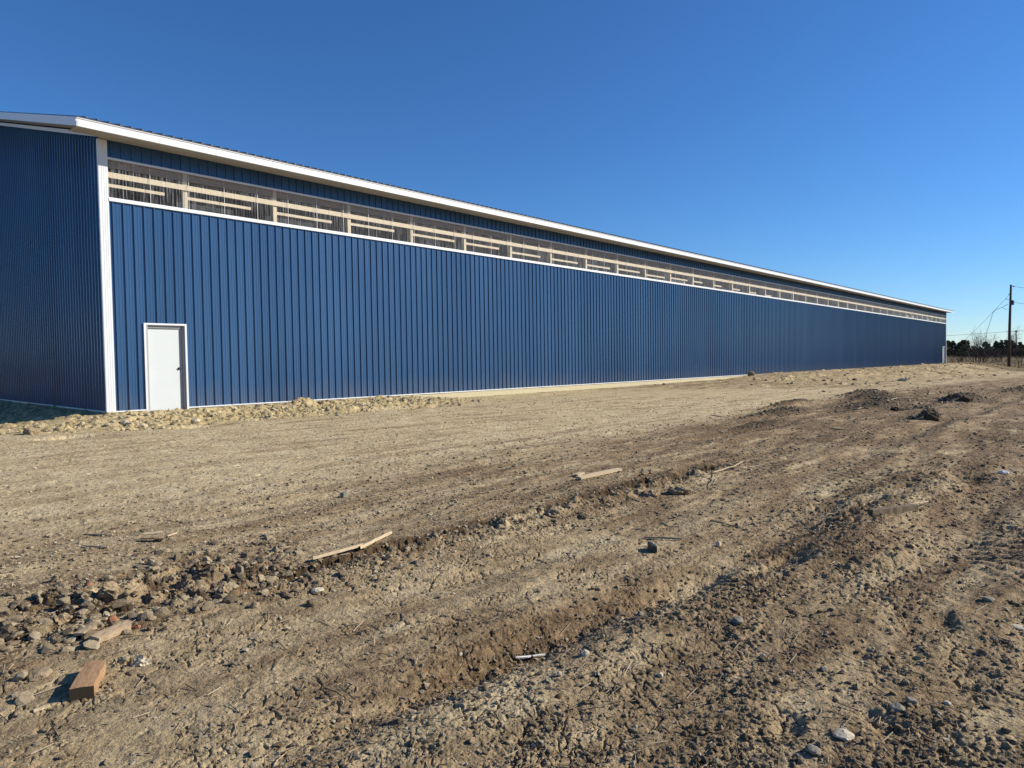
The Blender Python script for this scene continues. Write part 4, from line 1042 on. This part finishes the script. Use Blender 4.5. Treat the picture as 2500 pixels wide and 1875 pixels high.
def cedar(h, w, seed):
    g = np.random.default_rng(seed); n = 3400
    # foliage gathered in clumps spread over a ragged cone
    m = 34; cz = g.random(m)**.8; ca = g.uniform(0, 2*PI, m); cr = (1-cz**1.3)*.85*w*g.uniform(.2, 1.25, m)+.05
    cc = np.stack([np.cos(ca)*cr, np.sin(ca)*cr, h*(.10+.86*cz)], 1); cs_ = (.16+.26*g.random(m))*w*(1-.45*cz)
    k = g.integers(0, m, n); v = g.normal(0, 1, (n, 3)); v /= np.linalg.norm(v, axis=1)[:, None]; rad = g.random(n)**.4
    c = cc[k]+v*rad[:, None]*cs_[k][:, None]*np.array([1, 1, .8])
    c[:, 2] = np.maximum(c[:, 2], .15)
    sz = g.uniform(.10, .24, n)*w/1.6
    a = g.normal(0, 1, (n, 3)); a /= np.linalg.norm(a, axis=1)[:, None]; b = np.cross(a, v+.3*g.normal(0, 1, (n, 3))); b /= np.linalg.norm(b, axis=1)[:, None]+1e-6
    P = np.stack([c-a*sz[:, None]*.5-b*sz[:, None]*.35, c+a*sz[:, None]*.6, c-a*sz[:, None]*.2+b*sz[:, None]*.5], 1).reshape(-1, 3)
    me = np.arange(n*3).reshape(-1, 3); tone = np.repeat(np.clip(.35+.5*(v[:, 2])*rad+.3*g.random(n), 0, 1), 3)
    return P, me, tone
protos = []
def cedar_proto(i):
    h, w = (5.2, 2.4) if i == 0 else (5.6, 1.9) if i == 1 else (4.6, 2.9) if i == 2 else (5.0, 2.2)
    P, Fa, tone = cedar(h, w, 900+i)
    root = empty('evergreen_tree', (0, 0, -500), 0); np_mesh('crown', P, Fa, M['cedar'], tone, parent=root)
    MB().tube([(0, 0, -.3), (.05, .02, h*.4), (0, 0, h*.85)], [.14, .09, .03], 6).build('trunk', M['bark'], root, True)
    return root, h
protos = [cedar_proto(i) for i in range(4)]; used = [False]*4
ords = 'first second third fourth fifth sixth seventh eighth ninth tenth eleventh twelfth thirteenth fourteenth fifteenth sixteenth seventeenth eighteenth'.split()
#            px   topy   Y   proto
spots = [(2300, 838, 165, 2), (2317, 836, 165, 0), (2329, 839, 172, 2), (2341, 838, 168, 3), (2350, 835, 165, 0), (2365, 835, 170, 1), (2362, 846, 160, 2), (2378, 846, 172, 2), (2389, 843, 168, 2), (2403, 834, 165, 0), (2415, 834, 170, 3),
         (2429, 834, 172, 2), (2444, 831, 165, 1), (2453, 833, 168, 0), (2470, 836, 172, 2), (2488, 833, 165, 0), (2499, 841, 168, 3), (2514, 836, 166, 2)]
vary = random.Random(4)
for i, (px, ty, Y, pi_) in enumerate(spots):
    ty += vary.choice((-5, -3, 0, 2, 5)); px += vary.uniform(-4, 4)
    root, h0 = protos[pi_]; p = AT(px, 870, Y); z = H(p.x, p.y); h = AT(px, ty, Y).z-z
    if used[pi_]:
        r2 = root.copy(); C.objects.link(r2)
        for ch in list(root.children):
            c2 = ch.copy(); C.objects.link(c2); c2.parent = r2
        root = r2
    else: used[pi_] = True
    root.location = (p.x, p.y, z); k = h/h0*1.03; root.scale = (k*vary.uniform(.9, 1.5), k*vary.uniform(.9, 1.5), k); root.rotation_euler = (0, 0, i*1.7)
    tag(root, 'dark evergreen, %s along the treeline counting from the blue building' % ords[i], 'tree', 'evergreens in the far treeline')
# an uncountable belt of far woods behind, and dry field grass
def belt():
    g = np.random.default_rng(77); n = 26000
    a = g.uniform(math.radians(-80), math.radians(80), n); R_ = g.uniform(205, 235, n)
    x = R_*np.sin(a); y = R_*np.cos(a)
    hh = 1.1+(2.8+1.6*fbm(a*40, a*0, 3, 5))*g.random(n)**.6; sz = g.uniform(.35, .9, n)
    v = g.normal(0, 1, (n, 3, 3)); P = np.stack([x, y, hh-.5], 1)[:, None]+v*sz[:, None, None]*.6
    o = np_mesh('far_woods', P.reshape(-1, 3), np.arange(n*3).reshape(-1, 3), M['cedar'], np.repeat(g.random(n), 3))
    tag(o, 'dark belt of distant woods along the horizon', 'woods', kind='stuff')
belt()
def grass():
    g = np.random.default_rng(78); n = 42000
    x = g.uniform(38, 150, n); y = g.uniform(72, 150, n); s, t = st(x, y)
    k = ((s > L+1.5) | (t > 14)) & (pn(x/5, y/5, 79)+.35*pn(x/1.5, y/1.5, 80) > -.18)
    x, y = x[k], y[k]; n = len(x); z, *_ = soil(x, y)
    ln = g.uniform(.12, .55, n)*(1+.5*pn(x/4, y/4, 81)); a = g.uniform(0, 2*PI, n); w_ = g.uniform(.01, .03, n)
    p_ = np.stack([np.cos(a)*w_, np.sin(a)*w_, a*0], 1); b = np.stack([x, y, z-.02], 1); tp = b+np.stack([g.normal(0, .12, n), g.normal(0, .12, n), ln], 1)
    P = np.stack([b-p_, b+p_, tp], 1).reshape(-1, 3)
    o = np_mesh('dry_grass', P, np.arange(n*3).reshape(-1, 3), M['drygrass'], np.repeat(g.random(n), 3))
    tag(o, 'dry tan grass of the field beyond the building', 'grass', kind='stuff')
grass()

# ------------------------------------------------------------------ daylight
wd = bpy.data.worlds.new('World'); bpy.context.scene.world = wd; wd.use_nodes = True
nt = wd.node_tree; bg = nt.nodes['Background']; sky = nt.nodes.new('ShaderNodeTexSky'); sky.sky_type = 'NISHITA'; sky.sun_disc = False
sky.sun_elevation = SUN_EL; sky.sun_rotation = math.atan2(SUNX, SUNY); sky.air_density = 1.3; sky.dust_density = 0.0; sky.ozone_density = 9.0; sky.altitude = 2000
hs = nt.nodes.new('ShaderNodeHueSaturation'); hs.inputs['Saturation'].default_value = 1.08; hs.inputs['Hue'].default_value = .503
nt.links.new(sky.outputs[0], hs.inputs['Color']); nt.links.new(hs.outputs[0], bg.inputs[0]); bg.inputs[1].default_value = .092
sl = bpy.data.lights.new('sun', 'SUN'); sl.energy = 5.0; sl.angle = math.radians(.53); sl.color = (1, .925, .80)
so = bpy.data.objects.new('sun', sl); C.objects.link(so)
sd = Vector((SUNX*math.cos(SUN_EL), SUNY*math.cos(SUN_EL), math.sin(SUN_EL))); so.rotation_euler = sd.to_track_quat('Z', 'Y').to_euler(); so.location = sd*50

# bring every surface down to its real reflectance for this exposure
for m in bpy.data.materials:
    if not m.use_nodes: continue
    nt = m.node_tree; b = next((q for q in nt.nodes if q.type == 'BSDF_PRINCIPLED'), None)
    if b is None: continue
    K = .90 if 'white' in m.name or 'clear' in m.name else .79
    sk = b.inputs['Base Color']
    if sk.is_linked:
        src = sk.links[0].from_socket; mx = nt.nodes.new('ShaderNodeMix'); mx.data_type = 'RGBA'; mx.blend_type = 'MULTIPLY'
        mx.inputs[0].default_value = 1; nt.links.new(src, mx.inputs[6]); mx.inputs[7].default_value = (K, K, K, 1); nt.links.new(mx.outputs[2], sk)
    else: sk.default_value = tuple(K*c for c in sk.default_value[:3])+(1,)
cam = bpy.data.cameras.new('camera'); co = bpy.data.objects.new('camera', cam); C.objects.link(co)
cam.sensor_width = 36; cam.lens = F/2500*36; cam.clip_end = 8000; cam.clip_start = .05
# forward, right and up of the calibrated view
fw = ray(1250, 937.5).normalized(); rt = (ray(1350, 937.5)-ray(1250, 937.5)).normalized(); up = rt.cross(fw)
mt = Matrix((rt, up, -fw)).transposed().to_4x4(); mt.translation = (0, 0, CAMZ); co.matrix_world = mt
sc = bpy.context.scene; sc.camera = co
sc.view_settings.view_transform = 'Standard'; sc.view_settings.look = 'None'; sc.view_settings.exposure = 0.52; sc.view_settings.gamma = 1
sc.cycles.max_bounces = 6; sc.cycles.transparent_max_bounces = 12
